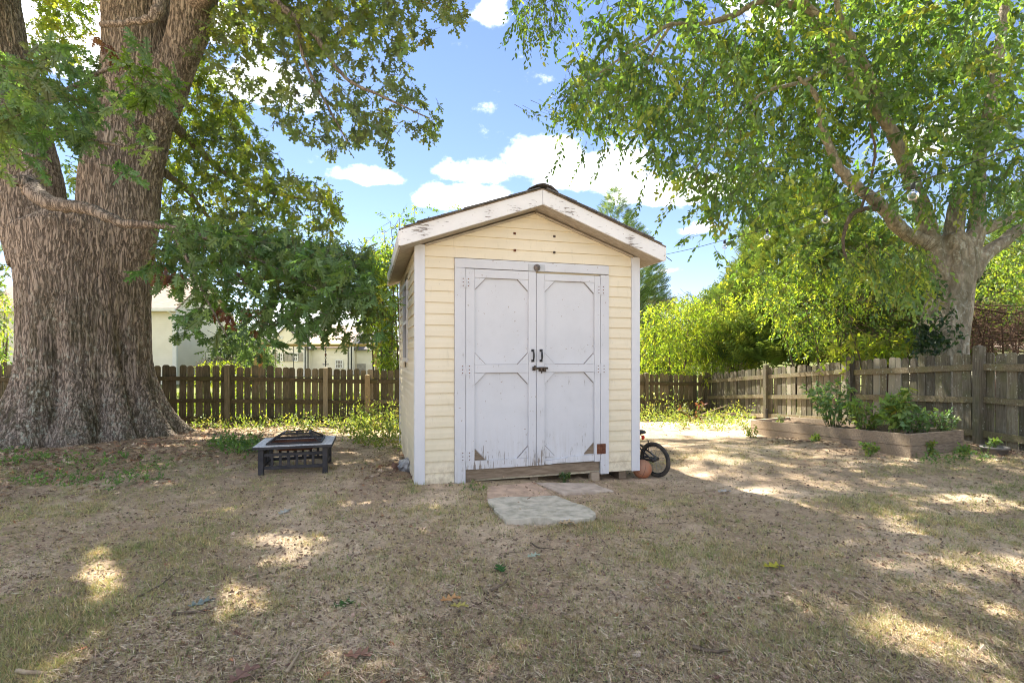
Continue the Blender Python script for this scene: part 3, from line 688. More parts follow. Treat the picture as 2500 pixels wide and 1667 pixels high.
# roof timber
def rk(x): return 2.961-.359*abs(x-1.234)
for x0, x1 in ((-.172, 1.2325), (1.2355, 2.636)):
    MB().prism([(x0, rk(x0)-.150), (x1, rk(x1)-.157), (x1, rk(x1)), (x0, rk(x0))], lambda a, b, t: (a, t, b), -.252, -.228).obj('fascia_board', M['paint_f'], shed, bevel=.002)
for x0, x1, z in ((-.190, -.168, rk(-.17)), (2.632, 2.654, rk(2.632))):
    MB().box((x0, -.250, z-.146), (x1, D_+.20, z-.006)).obj('eave_board', M['paint_e'], shed, bevel=.002)
for x0, x1 in ((-.166, 1.2335), (1.2345, 2.63)):
    f = lambda x: 2.808-.357*abs(x-1.234)
    MB().prism([(x0, f(x0)), (x1, f(x1)), (x1, f(x1)+.012), (x0, f(x0)+.012)], lambda a, b, t: (a, t, b), -.227, D_+.19).obj('soffit', M['soffit'], shed)
    MB().prism([(x0-.02 if x0 < 0 else x0, rk(x0)-.004), (x1+(.02 if x1 > 2 else 0), rk(x1)-.004), (x1+(.02 if x1 > 2 else 0), rk(x1)+.008), (x0-.02 if x0 < 0 else x0, rk(x0)+.008)], lambda a, b, t: (a, t, b), -.256, D_+.21).obj('roof_deck', M['barewood'], shed)
MB().prism([(-.16, 2.30), (1.234, 2.80), (2.62, 2.30), (2.62, 2.43), (1.234, 2.95), (-.16, 2.43)], lambda a, b, t: (a, t, b), D_+.18, D_+.2).obj('fascia_board', M['paint_f'], shed)
mb = MB()      # gable moulding under the soffit
for s in (-1, 1):
    pts = [(1.233+s*.004, 2.79), (1.233+s*1.14, 2.79-.353*1.136), (1.233+s*1.14, 2.79-.353*1.136-.022), (1.233+s*.004, 2.768)]
    MB().prism(pts, lambda a, b, t: (a, t, b), -.034, -.018).obj('gable_trim', M['soffit'], shed)
# strip shingles, three to a course
sh = []
for q in range(3):
    m_ = MB(); 
    for i in range(3):
        x = i*.302; m_.box((x+.003, -.17, random.uniform(0, .002)), (x+.299, .17, .006+random.uniform(0, .003)))
    sh.append(m_.mesh('shingle', M['shingle']))
SL = math.atan(.359)
for s in (-1, 1):
    for c in range(10):
        t = .17+c*.119
        for j in range(3):
            x = 1.234+s*(1.45-t)*math.cos(SL); z = rk(x)+.015+.003*(c % 2)
            M4 = Matrix.Translation((x, -.275+j*.985+random.uniform(0, .012)-(.02 if c % 2 else 0), z)) @ Matrix.Rotation(s*(SL-.025), 4, 'Y') @ Matrix.Rotation(R(90), 4, 'Z')
            o = link('shingle', sh[(c+j) % 3], shed); o.matrix_local = M4
for j in range(9):
    y = -.29+j*.30; lift = .008 if j == 0 else 0
    m_ = MB()
    w1 = .155
    V = [(-w1, 0, -.040+lift*1.0), (-.07, 0, .004+lift), (0, 0, .022+lift), (.08, 0, .003+lift), (w1, 0, -.048+lift*.6)]
    V = [(a, yy, b+(.0 if yy else .002)) for yy in (0, .32) for a, _, b in V]+[(a, yy, b+.007+(.0 if yy else .002)) for yy in (0, .32) for a, _, b in V]
    F = [(i, i+1, i+6, i+5) for i in range(4)]+[(i+10, i+15, i+16, i+11) for i in range(4)]+[(i, i+10, i+11, i+1) for i in range(4)]+[(0, 5, 15, 10), (4, 14, 19, 9)]
    o = m_.add(V, F).obj('ridge_cap', M['shingle'], shed); o.location = (1.234, y, rk(1.234)+.012)
    if j == 0: o['label'] = 'curled up ridge cap shingle at the front'
# threshold, skids, supports
thr = MB().prism([(.494, .012), (.62, .020), (1.2, .022), (1.966, .030), (1.966, .124), (1.2, .121), (.494, .126)], lambda a, b, t: (a, t, b), -.015, .011).obj('threshold_board', M['barewood'], shed)
for a, b in ((.494, .590), (1.872, 1.966)): MB().box((a, -.03, -.13), (b, .05, .011)).obj('support_block', M['barewood'], shed)
for x in (.15, 1.2, 2.25): MB().box((x, .06, -.16), (x+.09, D_-.05, -.002)).obj('skid', M['barewood'], shed)

# ------------------------------------------------------------------ slabs in front of the shed
def slab(name, uv, th, mat, label, rough=.01, curl=0, lift=.02):
    c = [G(u, v, lift) for u, v in uv]; n = len(c); cen = sum(c, Vector())/n
    V = []; F = []
    rings = [1, .97, .6, .25]
    e = empty(name, (cen.x, cen.y, cen.z), label, 'paving slab', group='slabs at the shed door')
    dense = []
    for i in range(n):
        for k in range(6): dense.append(c[i].lerp(c[(i+1) % n], k/6)+Vector((random.uniform(-1, 1)*rough, random.uniform(-1, 1)*rough, 0)))
    N = len(dense)
    for ri, s in enumerate(rings):
        for p in dense:
            q = cen.lerp(p, s); zz = (-.006 if ri == 0 else random.uniform(-.003, .003))
            if curl: zz += curl*(max(0, s-.55)/.45)*max(0, math.sin(3*math.atan2(q.y-cen.y, q.x-cen.x)+.8))
            V.append((q.x-cen.x, q.y-cen.y, q.z-cen.z+zz))
    for p in dense: V.append((p.x-cen.x, p.y-cen.y, p.z-cen.z-th))
    for r_ in range(3):
        for i in range(N): F.append((r_*N+i, r_*N+(i+1) % N, (r_+1)*N+(i+1) % N, (r_+1)*N+i))
    for i in range(N): F.append((4*N+i, 4*N+(i+1) % N, (i+1) % N, i))
    F.append(tuple(3*N+i for i in range(N)))
    MB().add(V, F).obj('slab', M[mat], e)
slab('paving_slab', [(1192, 1186), (1303, 1175.5), (1349, 1206), (1186, 1217)], .06, 'pinkslab', 'pinkish square slab under the left door with crumbs on it', .010)
slab('paving_slab', [(1309, 1177.5), (1451, 1179), (1496, 1196.5), (1374, 1202)], .05, 'greyslab', 'grey slab under the right door, set askew', .010)
slab('paving_slab', [(1189, 1219), (1359, 1207), (1408, 1229), (1457, 1252), (1441, 1263), (1380, 1266), (1310, 1268), (1237, 1267), (1207, 1241)], .07, 'concrete', 'big mossy grey green slab in front of the two smaller ones', .011, .02, .035)
mb = MB()      # crumbs and dead leaves lying on slabs
# ------------------------------------------------------------------ fire pit
fp = empty('fire_pit', (-2.74, 5.36, g1(-2.6, 5.5)), 'low square black steel fire pit with mesh lid and pale worn rim', 'fire pit', R(15))
FW, FD, FH = .79, .62, .315
def fbx(nm, a, b, m='steel', par=None, bv=.003): return MB().box(a, b).obj(nm, M[m], par or fp, bevel=bv)
fbx('table_top', (0, 0, FH-.022), (FW, .095, FH), 'steel_top'); fbx('table_top', (0, FD-.095, FH-.022), (FW, FD, FH), 'steel_top')
fbx('table_top', (0, .0955, FH-.022), (.115, FD-.0955, FH), 'steel_top'); fbx('table_top', (FW-.115, .0955, FH-.022), (FW, FD-.0955, FH), 'steel_top')
fbx('rim_edge', (-.003, -.005, FH-.032), (FW+.003, -.001, FH-.003)); fbx('rim_edge', (-.006, -.001, FH-.032), (-.001, FD, FH-.003)); fbx('rim_edge', (FW+.001, -.001, FH-.032), (FW+.006, FD, FH-.003)); fbx('rim_edge', (-.003, FD+.001, FH-.032), (FW+.003, FD+.005, FH-.003))
LW = .054
for x in (.045, FW-.045-LW):
    for y in (.04, FD-.04-LW): MB().box((x, y, -.05), (x+LW, y+LW, FH-.0225)).obj('leg', M['steel'], fp, bevel=.004)
for y in (.055, FD-.075):
    for z in (.058, .198): fbx('side_rail', (.10, y, z), (FW-.10, y+.02, z+.034))
    for i in range(6): x = .165+i*.083; fbx('baluster', (x, y+.003, .0925), (x+.028, y+.017, .1975))
    
for x in (.06, FW-.08):
    for z in (.058, .198): fbx('side_rail', (x, .095, z), (x+.02, FD-.095, z+.034))
    for i in range(4): y = .15+i*.083; fbx('baluster', (x+.003, y, .0925), (x+.017, y+.028, .1975))
def frust(z0, x0, y0, z1, x1, y1):
    return [(x0, y0, z0), (FW-x0, y0, z0), (FW-x0, FD-y0, z0), (x0, FD-y0, z0), (x1, y1, z1), (FW-x1, y1, z1), (FW-x1, FD-y1, z1), (x1, FD-y1, z1)]
bw = MB(); bw.add(frust(FH-.012, .116, .097, FH-.085, .24, .19), [(0, 1, 5, 4), (1, 2, 6, 5), (2, 3, 7, 6), (3, 0, 4, 7), (4, 5, 6, 7)]).obj('fire_bowl', M['rust'], fp)
lid = MB(); q = frust(FH+.012, .12, .10, FH+.100, .26, .21)
for i in range(4):
    lid.tube([q[i], q[(i+1) % 4]], .012, 6); lid.tube([q[4+i], q[4+(i+1) % 4]], .009, 6); lid.tube([q[i], q[4+i]], .010, 6)
ld = lid.obj('mesh_lid', M['steel'], fp)
wires = MB()
for i in range(4):
    a, b, c, d = [Vector(q[k]) for k in (i, (i+1) % 4, 4+(i+1) % 4, 4+i)]
    for k in range(1, 24): wires.tube([a.lerp(b, k/24), d.lerp(c, k/24)], .0009, 3, False)
    for k in range(1, 10): wires.tube([a.lerp(d, k/10), b.lerp(c, k/10)], .0009, 3, False)
wires.obj('wire_screen', M['steel'], ld)
MB().lathe([(.0001, .13), (.012, .128), (.014, .12), (.006, .115), (.006, .1)], 10, Matrix.Translation((FW/2, FD/2, FH-.02))).obj('lid_knob', M['steel'], ld, True)
# ------------------------------------------------------------------ ball
bp = P(1568, 1149, 5.80)
ball = MB(); ball.lathe([(.107*math.sin(math.pi*i/24)+1e-4, .107*math.cos(math.pi*i/24)) for i in range(25)][::-1], 40)
bo = ball.obj('rubber_ball', M['ball'], None, True); bo.location = (bp.x, bp.y, g1(bp.x, bp.y)+.104); bo.rotation_euler = (.5, .3, 0)
tag(bo, 'dirty orange brown rubber ball against the shed corner beside the bicycle wheel', 'ball')
sm = MB()
for ax in ((0, 0, 1), (1, 0, 0)): sm.torus((0, 0, 0), ax, .1068, .0016, 48, 5)
sm.obj('seam', M['rubber'], bo)
# ------------------------------------------------------------------ bicycle, rear wheel towards us
wc = P(1602, 1124, 5.86); bdir = Vector((-.60, .80, 0)).normalized()
bike = empty('bicycle', (wc.x, wc.y, g1(wc.x, wc.y)), 'small red and black child\'s bicycle leaning on the shed, rear wheel showing', 'bicycle')
Rw = .205; lean = Vector((-.10, -.06, 0)); wx = Vector((-bdir.y, bdir.x, 0)); upv = (Vector((0, 0, 1))+wx*.10).normalized(); wax = bdir.cross(upv).normalized()
def BP(a, b, s=0): return bdir*a+upv*b+wax*s
def wheel(a):
    c = BP(a, Rw)
    t = MB().torus(c, wax, Rw-.020, .020, 44, 10); wv = t.obj('wheel', M['rubber'], bike, True)
    MB().torus(c, wax, Rw-.043, .009, 44, 8).obj('rim', M['black'], wv, True)
    MB().tube([c-wax*.05, c+wax*.05], .022, 12).obj('hub', M['black'], wv, True)
    sp = MB()
    for i in range(20):
        t_ = 2*math.pi*i/20; d = bdir*math.cos(t_)+upv*math.sin(t_); sp.tube([c+wax*(.03 if i % 2 else -.03)+d*.02, c+d*(Rw-.045)], .0014, 4, False)
    sp.obj('spokes', M['chrome'], wv)
wheel(0); wheel(.70)
fr = MB(); H_, BB, ST, HT, HB = BP(0, Rw), BP(.34, .20), BP(.275, .40), BP(.56, .50), BP(.59, .40)
fr.tube([BB, ST], .014, 8).tube([ST+(BB-ST)*.1, HT], .015, 8).tube([BB, HB], .017, 8).tube([HB, HT], .018, 8)
fr.obj('frame', M['red'], bike, True)
st_ = MB()
for s in (-1, 1):
    st_.tube([H_+wax*.05*s, ST+(BB-ST)*.12+wax*.02*s], .010, 7); st_.tube([H_+wax*.05*s, BB+wax*.03*s], .011, 7)
st_.obj('stays', M['black'], bike, True)
fk = MB()
for s in (-1, 1): fk.tube([BP(.70, Rw)+wax*.045*s, HB+wax*.04*s, HB], .011, 7)
fk.obj('fork', M['black'], bike, True)
MB().tube([ST, ST+(ST-BB).normalized()*.09], .011, 8).obj('seat_post', M['chrome'], bike, True)
sc_ = ST+(ST-BB).normalized()*.11; sd = MB()
p, r = spline([sc_-bdir*.115, sc_-bdir*.07, sc_, sc_+bdir*.07, sc_+bdir*.13], [.030, .062, .050, .028, .016], 5)
sd.tube(p, r, 14); b_ = sd.obj('saddle', M['black'], bike, True)
for vtx in b_.data.vertices: vtx.co.z = sc_.z+(vtx.co.z-sc_.z)*.42
rp = sc_-bdir*.085-upv*.062
MB().lathe([(.0001, .012), (.026, .008), (.028, 0), (.0001, 0)], 14, Matrix.Translation(rp) @ (-bdir).to_track_quat('Z', 'Y').to_matrix().to_4x4()).obj('reflector', M['redr'], bike)
MB().tube([rp+upv*.05+bdir*.05, rp], .006, 6).obj('reflector_arm', M['black'], bike)
MB().lathe([(.0001, .01), (.052, .008), (.052, -.008), (.0001, -.01)], 18, Matrix.Translation(BB) @ wax.to_track_quat('Z', 'Y').to_matrix().to_4x4()).obj('chainring', M['black'], bike)
MB().tube([BB-wax*.055, H_-wax*.055], .014, 6).obj('chain_guard', M['black'], bike)
MB().tube([BP(.24, .29, .01), BP(.105, .285, .02), BP(-.02, .44, 0)][:2]+[BP(.08, .42, 0)], .006, 6).obj('fender_stay', M['black'], bike)
MB().tube([BB+wax*.05, BB+wax*.055+upv*-.09+bdir*.05], .008, 6).box(tuple(BB+wax*.055-upv*.11), tuple(BB+wax*.13-upv*.09+bdir*.07)).obj('pedal_crank', M['black'], bike)
MB().tube([HT, HT+upv*.1, HT+upv*.14+wax*.22-bdir*.02, HT+upv*.15+wax*.27-bdir*.05], .010, 7).tube([HT+upv*.1, HT+upv*.14-wax*.22-bdir*.02, HT+upv*.15-wax*.27-bdir*.05], .010, 7).obj('handlebar', M['black'], bike, True)

# ------------------------------------------------------------------ fences
def picket_mesh(name, w_, h, t=.016):
    c = .032; pts = [(0, 0), (w_, 0), (w_, h-c), (w_-c*.55, h-c*.25), (w_-c*1.1, h), (c*1.1, h), (c*.55, h-c*.25), (0, h-c)]
    return MB().prism(pts, lambda a, b, tt: (a, tt, b), 0, t).mesh(name, None)
def fence(name, pts, label, mats, side, newpost=None, rails=(.12, .5, .96), posth=1.26, skip=(), pw=.132):
    """pts: (x, y, ztop) post positions; pickets on the far side, rails towards the yard (side)"""
    f = empty(name, (pts[0][0], pts[0][1], pts[0][2]-1.2), label, 'fence'); L0 = f.location
    pm = []
    for i in range(12):
        m_ = picket_mesh('picket', pw+random.uniform(-.016, .009), 1.2+random.uniform(-.025, .015)); m_.materials.append(mats[0]); pm.append(m_)
    for i, (x, y, z) in enumerate(pts):
        k = mats[2] if newpost is not None and i == newpost else mats[0]
        hh = posth-(.14 if newpost is not None and i == newpost else 0)
        mb = MB(); s_ = .047 if hh > 1.2 else .055; mb.box((-s_, -s_, -.25), (s_, s_, hh-.03)); mb.add([(-s_, -s_, hh-.029), (s_, -s_, hh-.029), (s_, s_, hh-.029), (-s_, s_, hh-.029), (0, 0, hh)], [(0, 1, 4), (1, 2, 4), (2, 3, 4), (3, 0, 4)])
        o = mb.obj('post', k, f); dx, dy = (pts[min(i+1, len(pts)-1)][0]-pts[max(i-1, 0)][0], pts[min(i+1, len(pts)-1)][1]-pts[max(i-1, 0)][1]); a = math.atan2(dy, dx)
        n = Vector((-math.sin(a), math.cos(a), 0))*side
        o.location = Vector((x, y, z-1.2))-L0+n*(.052 if hh > 1.2 else .085); o.rotation_euler = (random.uniform(-.012, .012), random.uniform(-.012, .012), a)
    for i in range(len(pts)-1):
        if i in skip: continue
        a, b = Vector(pts[i]), Vector(pts[i+1]); d = b-a; l = math.hypot(d.x, d.y); an = math.atan2(d.y, d.x); sl = math.atan2(d.z, l)
        n = Vector((-math.sin(an), math.cos(an), 0))*side
        ux = Vector((math.cos(an), math.sin(an), 0)); dz = random.uniform(-.012, .012)
        k = int(l/.143); st = l/k
        for j in range(k):
            o = link('picket', random.choice(pm), f)
            pos = a+ux*(j*st+.003+random.uniform(-.004, .004))-L0; pos.z = a.z+d.z*(j+.5)/k-1.2-L0.z+random.uniform(-.014, .010)+dz
            o.location = pos-n*(.018 if side > 0 else -.002+.0); o.location = pos-n*.010+n*random.uniform(-.004, .003); o.rotation_euler = (random.uniform(-.014, .014), random.gauss(0, .009), an+random.uniform(-.02, .02))
        for h in rails:
            hh = h+random.uniform(-.012, .012); p0 = a+ux*.055; p1 = b-ux*.055
            V = []
            for p in (p0, p1):
                for t_, z_ in ((.012, 0), (.050, 0), (.050, .085), (.012, .085)): V.append(tuple(p+n*t_*1.0+Vector((0, 0, -1.2+hh-.04+z_+random.uniform(-.006, .006)))-L0))
            MB().add(V, [(0, 1, 2, 3), (7, 6, 5, 4), (0, 4, 5, 1), (1, 5, 6, 2), (2, 6, 7, 3), (3, 7, 4, 0)]).obj('fence_rail', mats[1], f)
    return f
def onback(u): k = (u-1250)/FPX; d = 12.3415/(1-.306*k); return (k*d, d)
BX = [(-11.6, 1.11), (-9.6, 1.11), (-7.75, 1.10), (onback(557)[0], 1.07), (onback(795)[0], .995), (onback(897)[0], .968), (-1.55, .935), (.55, .88), (onback(1575)[0], .80), (5.38, .74)]
fence('back_fence', [(x, fence_y(x), z) for x, z in BX], 'dark mossy picket fence running behind the shed and oak', (M['fence_dark'], M['rail_dark'], M['new_post']), -1, 5, (.10, .47, .93), 1.235, pw=.128)
FR = [(6.42, 2.0, 1.36), (6.34, 4.35, 1.345), (6.25, 6.74, 1.325), (6.13, 9.1, 1.18), (5.81, 11.5, .99), (5.38, 13.95, .76)]
fence('side_fence', FR, 'grey green lichen streaked picket fence along the right side', (M['fence_grey'], M['rail_grey'], M['fence_grey']), 1, None, (.12, .56, 1.0), 1.30)
MB().tube([P(1872, 1024, 11.3), P(1872, 998, 11.3)], .03, 8).obj('short_pipe', M['black'])
tag(bpy.data.objects['short_pipe'], 'short black pipe stub at the foot of the side fence post', 'pipe')

# ------------------------------------------------------------------ raised bed
bed = empty('raised_bed', (4.73, 6.03, g1(4.73, 6.03)), 'long raised garden bed of weathered planks by the side fence', 'garden bed')
BC = [Vector((4.73, 6.03, .347)), Vector((5.56, 6.25, .363)), Vector((5.22, 9.54, .125)), Vector((4.37, 9.30, .100))]
cen = sum(BC, Vector())/4
for i in range(4):
    a, b = BC[i], BC[(i+1) % 4]; u_ = (b-a).normalized(); n = Vector((u_.y, -u_.x, 0)).normalized()
    if n.dot(cen-a) < 0: n = -n
    if i % 2 == 0: a, b = a+u_*.04, b-u_*.04
    for k in range(2):
        h = .146; V = []
        for p in (a, b):
            for t_, z_ in ((0, -h*(k+1)+.002), (.038, -h*(k+1)+.002), (.038, -h*k), (0, -h*k)): V.append(tuple(p+n*(t_+(.003 if k else 0))+Vector((0, 0, z_))-bed.location))
        MB().add(V, [(0, 1, 2, 3), (7, 6, 5, 4), (0, 4, 5, 1), (1, 5, 6, 2), (2, 6, 7, 3), (3, 7, 4, 0)]).obj('plank', M['bed'], bed, bevel=.004)
sv = []; sfc = []
for i in range(13):
    for j in range(30):
        p = BC[0].lerp(BC[1], .05+.9*i/12).lerp(BC[3].lerp(BC[2], .05+.9*i/12), .02+.96*j/29); sv.append(tuple(p+Vector((0, 0, -.065+random.uniform(-.02, .025)))-bed.location))
for i in range(12):
    for j in range(29): k = i*30+j; sfc.append((k, k+1, k+31, k+30))
MB().add(sv, sfc).obj('soil', M['soil'], bed, True)
a, b = BC[0].lerp(BC[3], .13), BC[1].lerp(BC[2], .13)
MB().add([tuple(Vector(p)+Vector((0, dy, dz))-bed.location) for p in (a.lerp(b, .5), a.lerp(b, .97)) for dy, dz in ((0, -.15), (.03, -.15), (.03, -.01), (0, -.01))], [(0, 1, 2, 3), (7, 6, 5, 4), (0, 4, 5, 1), (1, 5, 6, 2), (2, 6, 7, 3), (3, 7, 4, 0)]).obj('divider_board', M['bed'], bed)
def plant(name, loc, h, w_, nst, per, size, cols, label, tm=OVATE, cat='plant', group=None, flower=None, droop=.2):
    e = empty(name, loc, label, cat, group=group); mb = MB(); P0 = []; ax = []
    for i in range(nst):
        a = random.uniform(0, 6.28); rr = w_*math.sqrt(random.random()); hh = h*random.uniform(.55, 1)*(1-.35*(rr/w_)); tip = Vector((rr*math.cos(a), rr*math.sin(a), hh)); base = Vector((tip.x*.2, tip.y*.2, -.02)); mid = base.lerp(tip, .55)+Vector((0, 0, hh*.1))
        p, r = spline([base, mid, tip], [.006, .004, .002], 4); mb.tube(p, r, 5, False)
        m_ = max(2, int(per/4))
        for t in range(m_): f_ = .25+.75*t/(m_-1); q_ = base.lerp(mid, f_*2) if f_ < .5 else mid.lerp(tip, f_*2-1); P0.append(q_); ax.append(tip-base)
        if flower and i < flower:
            c = tip+Vector((0, 0, .01)); fm = MB()
            for k in range(10): t_ = k*.628; fm.add([c, c+Vector((math.cos(t_-.25)*.022, math.sin(t_-.25)*.022, .004)), c+Vector((math.cos(t_)*.034, math.sin(t_)*.034, .002)), c+Vector((math.cos(t_+.25)*.022, math.sin(t_+.25)*.022, .004))], [(0, 1, 2, 3)])
            fm.obj('flower', M['pink'], e)
    mb.obj('stem', simple(name+'_stem', (.14, .15, .05), None, 9), e, True)
    P0 = np.array(P0)+np.array(loc); ax = np.array(ax); ax /= np.linalg.norm(ax, axis=1, keepdims=True)
    part, _ = spray(P0, 5, size, size*.9, droop, tm, cols, axis=ax*.4, carved=False)
    crown('foliage', e, [part]); return e
GR = [(.18, .28, .08, 3), (.24, .34, .09, 3), (.31, .37, .09, 1.5), (.32, .30, .05, .4)]
GB = [(.15, .25, .10, 3), (.19, .30, .13, 3), (.25, .33, .10, 1)]
def inbed(s, t): p = BC[0].lerp(BC[1], s).lerp(BC[3].lerp(BC[2], s), t); return (p.x, p.y, p.z-.06)
plant('tomato_plant', inbed(.5, .52), 1.0, .40, 16, 40, .075, GB, 'tallest bushy green plant in the middle of the raised bed', cat='garden plant')
plant('pepper_plant', inbed(.55, .36), .52, .30, 12, 30, .075, GR, 'rounded leafy plant right of the tallest bush in the raised bed', cat='garden plant')
plant('flowering_plant', inbed(.40, .16), .74, .16, 7, 40, .105, GR, 'upright broad leaved plant with one pink flower in the raised bed', cat='garden plant', flower=1)
plant('leafy_bush', inbed(.62, .14), .40, .25, 10, 18, .085, GB+[(.3, .3, .1, .5)], 'low grey green bush right of the pink flower in the raised bed', cat='garden plant')
plant('wispy_plant', inbed(.90, .05), .40, .18, 10, 22, .05, GB, 'thin wispy plant at the right end of the raised bed', cat='garden plant')
plant('small_seedling', inbed(.45, .90), .13, .05, 4, 12, .05, GR, 'tiny seedling at the far left end of the raised bed', cat='garden plant')
for u, v, h, lb in ((1835, 1068, .30, 'weed growing at the left corner of the raised bed'), (2120, 1112, .20, 'pale green weed at the foot of the bed\'s long side'), (2272, 1112, .22, 'dark leafy weed against the short end of the raised bed'), (1985, 1080, .16, 'small weed left of centre under the raised bed\'s side'), (2350, 1108, .12, 'low weed between the raised bed and the grey pot')):
    g = G(u, v); plant('weed_plant', tuple(g), h, h*.4, 6, 16, .055, GR, lb, cat='weed', group='weeds around the raised bed')
pt = G(2428, 1108); pot = empty('plant_pot', (pt.x, pt.y, pt.z), 'dark grey plastic pot half sunk beside the fence', 'pot')
MB().lathe([(.105, -.05), (.125, .065), (.138, .066), (.138, .092), (.126, .092), (.118, .06), (.0001, .055)], 22).obj('pot_body', M['pot'], pot, True)
MB().lathe([(.117, .062), (.0001, .07)], 16).obj('potting_soil', M['soil'], pot)
plant('potted_seedling', (pt.x-.02, pt.y, pt.z+.06), .17, .06, 4, 12, .06, GR, 'yellow green seedling growing in the dark grey pot', cat='seedling')
plant('door_weed', tuple(G(1378, 1174)), .12, .06, 7, 14, .04, [(.16, .24, .10, 1), (.12, .2, .07, 1)], 'small bright weed growing under the right shed door', cat='weed')
# ------------------------------------------------------------------ big oak
oak = empty('oak_tree', (-7.1, 8.4, g1(-7.1, 8.4)), 'huge old oak with a forked ridged trunk at the left', 'tree')
K = 8.4/FPX
def sil(u, v, r, d):
    """round stem whose two outlines are seen at u-r and u+r: true centre and radius"""
    a, b = math.atan((u-r-1250)/FPX), math.atan((u+r-1250)/FPX); m = (a+b)/2
    x = d*math.tan(m); return ((x, d, CZ-(v-HOR)/FPX*d), math.hypot(x, d)*math.sin((b-a)/2))
def T(u, v, r, d=8.4): return sil(u, v, r, d)
def oak_lobes(x, y, z, c):
    dx, dy = x-c.x, y-c.y; r = math.hypot(dx, dy); a = math.atan2(dy, dx)
    k = max(0, min(1, (1.5-(z+.1))/1.6)); k2 = k**2.0
    wr = lambda q: ((a-q+math.pi) % (2*math.pi))-math.pi
    f = 1+.03*math.sin(3*a+.6)+.02*math.sin(5*a+2)+.06*k2
    for q, wd, am in ((.42, .32, .45), (-.12, .30, .34), (-.55, .20, .24), (-1.05, .26, .36), (-1.75, .34, .42), (-2.45, .4, .6), (1.4, .4, .5), (2.6, .45, .6)):
        f += am*k2*k*math.exp(-(wr(q)/wd)**2)+.05*k*math.exp(-(wr(q)/wd)**2)
    for q, wd, am, zt in ((-.34, .085, .17, 2.3), (-.80, .075, .13, 1.5), (-1.36, .10, .18, 2.2), (.12, .09, .12, 1.0), (-2.05, .10, .14, 1.3)):
        f -= am*math.exp(-(wr(q+.05*math.sin(z*2.2))/wd)**2)*max(0, min(1, (zt-z)/1.1))
    return (c.x+dx*f, c.y+dy*f*.95, z)
mainT = [T(205, 1125, 235), T(204, 1080, 205), T(203, 1030, 193), T(203, 980, 186), T(202, 900, 173), T(201, 800, 170), T(200, 700, 172), T(198, 600, 184), T(198, 560, 180), T(196, 528, 110)]
stemR = [T(268, 640, 100), T(285, 540, 104), T(291, 446, 103), T(302, 380, 102), T(315, 321, 101), T(330, 232, 97), T(336, 154, 90), T(332, 71, 86), T(332, 0, 86), T(334, -150, 80), T(345, -400, 66), T(340, -760, 40)]
stemS = [T(360, 330, 50), T(402, 215, 56), T(436, 140, 48), T(461, 71, 51), T(475, 0, 54), T(500, -150, 44), T(470, -420, 34), T(420, -700, 20)]
stemL = [T(110, 640, 95), T(82, 540, 92), T(72, 450, 87), T(50, 350, 85), T(20, 250, 84), T(-5, 157, 86), T(-25, 54, 87), T(-42, -60, 84), T(-90, -300, 72), T(-150, -650, 40)]
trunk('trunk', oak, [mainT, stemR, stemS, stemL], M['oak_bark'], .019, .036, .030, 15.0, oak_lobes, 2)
OB = M['oak_bark']
limb('limb', oak, [(-25, 225, 8.0), (36, 321, 7.2), (84, 392, 6.9), (72, 452, 6.7), (118, 493, 6.5), (179, 504, 6.35), (214, 511, 6.3), (268, 532, 6.15), (304, 546, 6.1), (357, 550, 6.0), (391, 551, 5.95), (430, 558, 5.9), (474, 571, 5.85), (534, 593, 5.8), (640, 640, 5.75), (760, 700, 5.9), (860, 745, 6.2)], [30, 24, 20, 22, 18, 15, 14, 12.5, 11, 9.5, 9, 8, 6.5, 5.5, 4, 3, 1.5], OB)
limb('limb', oak, [(80, 470, 6.7), (62, 448, 6.6), (38, 440, 6.55)], [20, 17, 13], OB)
limb('limb', oak, [(391, 552, 5.95), (440, 568, 6.0), (498, 595, 6.1), (600, 690, 6.0), (680, 790, 5.9)], [7, 6, 5, 3.2, 1.2], OB)
limb('limb', oak, [(420, 560, 5.9), (470, 660, 5.6), (520, 760, 5.4), (560, 830, 5.3)], [5, 4, 2.6, 1.2], OB)
limb('limb', oak, [(395, -90, 6.9), (392, 0, 6.85), (381, 34, 6.8), (352, 50, 6.8), (300, 57, 6.85), (246, 62, 7.0)], [15, 14, 13, 9, 8, 7], OB)
limb('limb', oak, [(36, 321, 7.2), (120, 250, 5.8), (220, 190, 5.0), (320, 160, 4.6), (430, 210, 4.4)], [14, 8, 5, 3.4, 1.5], OB)
limb('limb', oak, [(36, 325, 7.2), (140, 330, 5.6), (260, 350, 4.8), (350, 370, 4.6)], [12, 6, 4, 1.5], OB)
limb('limb', oak, [(470, 20, 8.3), (560, -60, 7.8), (650, -10, 7.5), (725, 48, 7.4), (773, 92, 7.3), (805, 143, 7.2), (853, 198, 7.1), (930, 235, 7.0), (1050, 290, 6.9)], [26, 14, 11, 8, 6.5, 5, 4, 3, 1.5], OB)
limb('limb', oak, [(725, 48, 7.4), (745, 150, 7.3), (800, 260, 7.2), (850, 350, 7.1)], [6, 4, 3, 1.2], OB)
limb('limb', oak, [(650, -10, 7.5), (760, -60, 7), (900, -30, 6.8), (1050, 10, 6.6)], [9, 7, 4, 2], OB)
limb('limb', oak, [(418, 300, 8.8), (480, 360, 9.6), (560, 430, 10.2), (660, 470, 10.6), (820, 500, 11)], [14, 9, 6, 4, 2], OB)
limb('limb', oak, [(400, 420, 9), (450, 460, 9.8), (520, 540, 10.3), (600, 600, 10.6)], [10, 6, 4, 2], OB)
limb('limb', oak, [(400, -520, 8.4), (700, -760, 7.0), (1000, -1000, 5.5), (1200, -1300, 4.5)], [30, 22, 14, 6], OB, wob=0)
limb('limb', oak, [(340, -300, 8.4), (300, -900, 6.5), (100, -1500, 5.0)], [45, 30, 14], OB, wob=0)
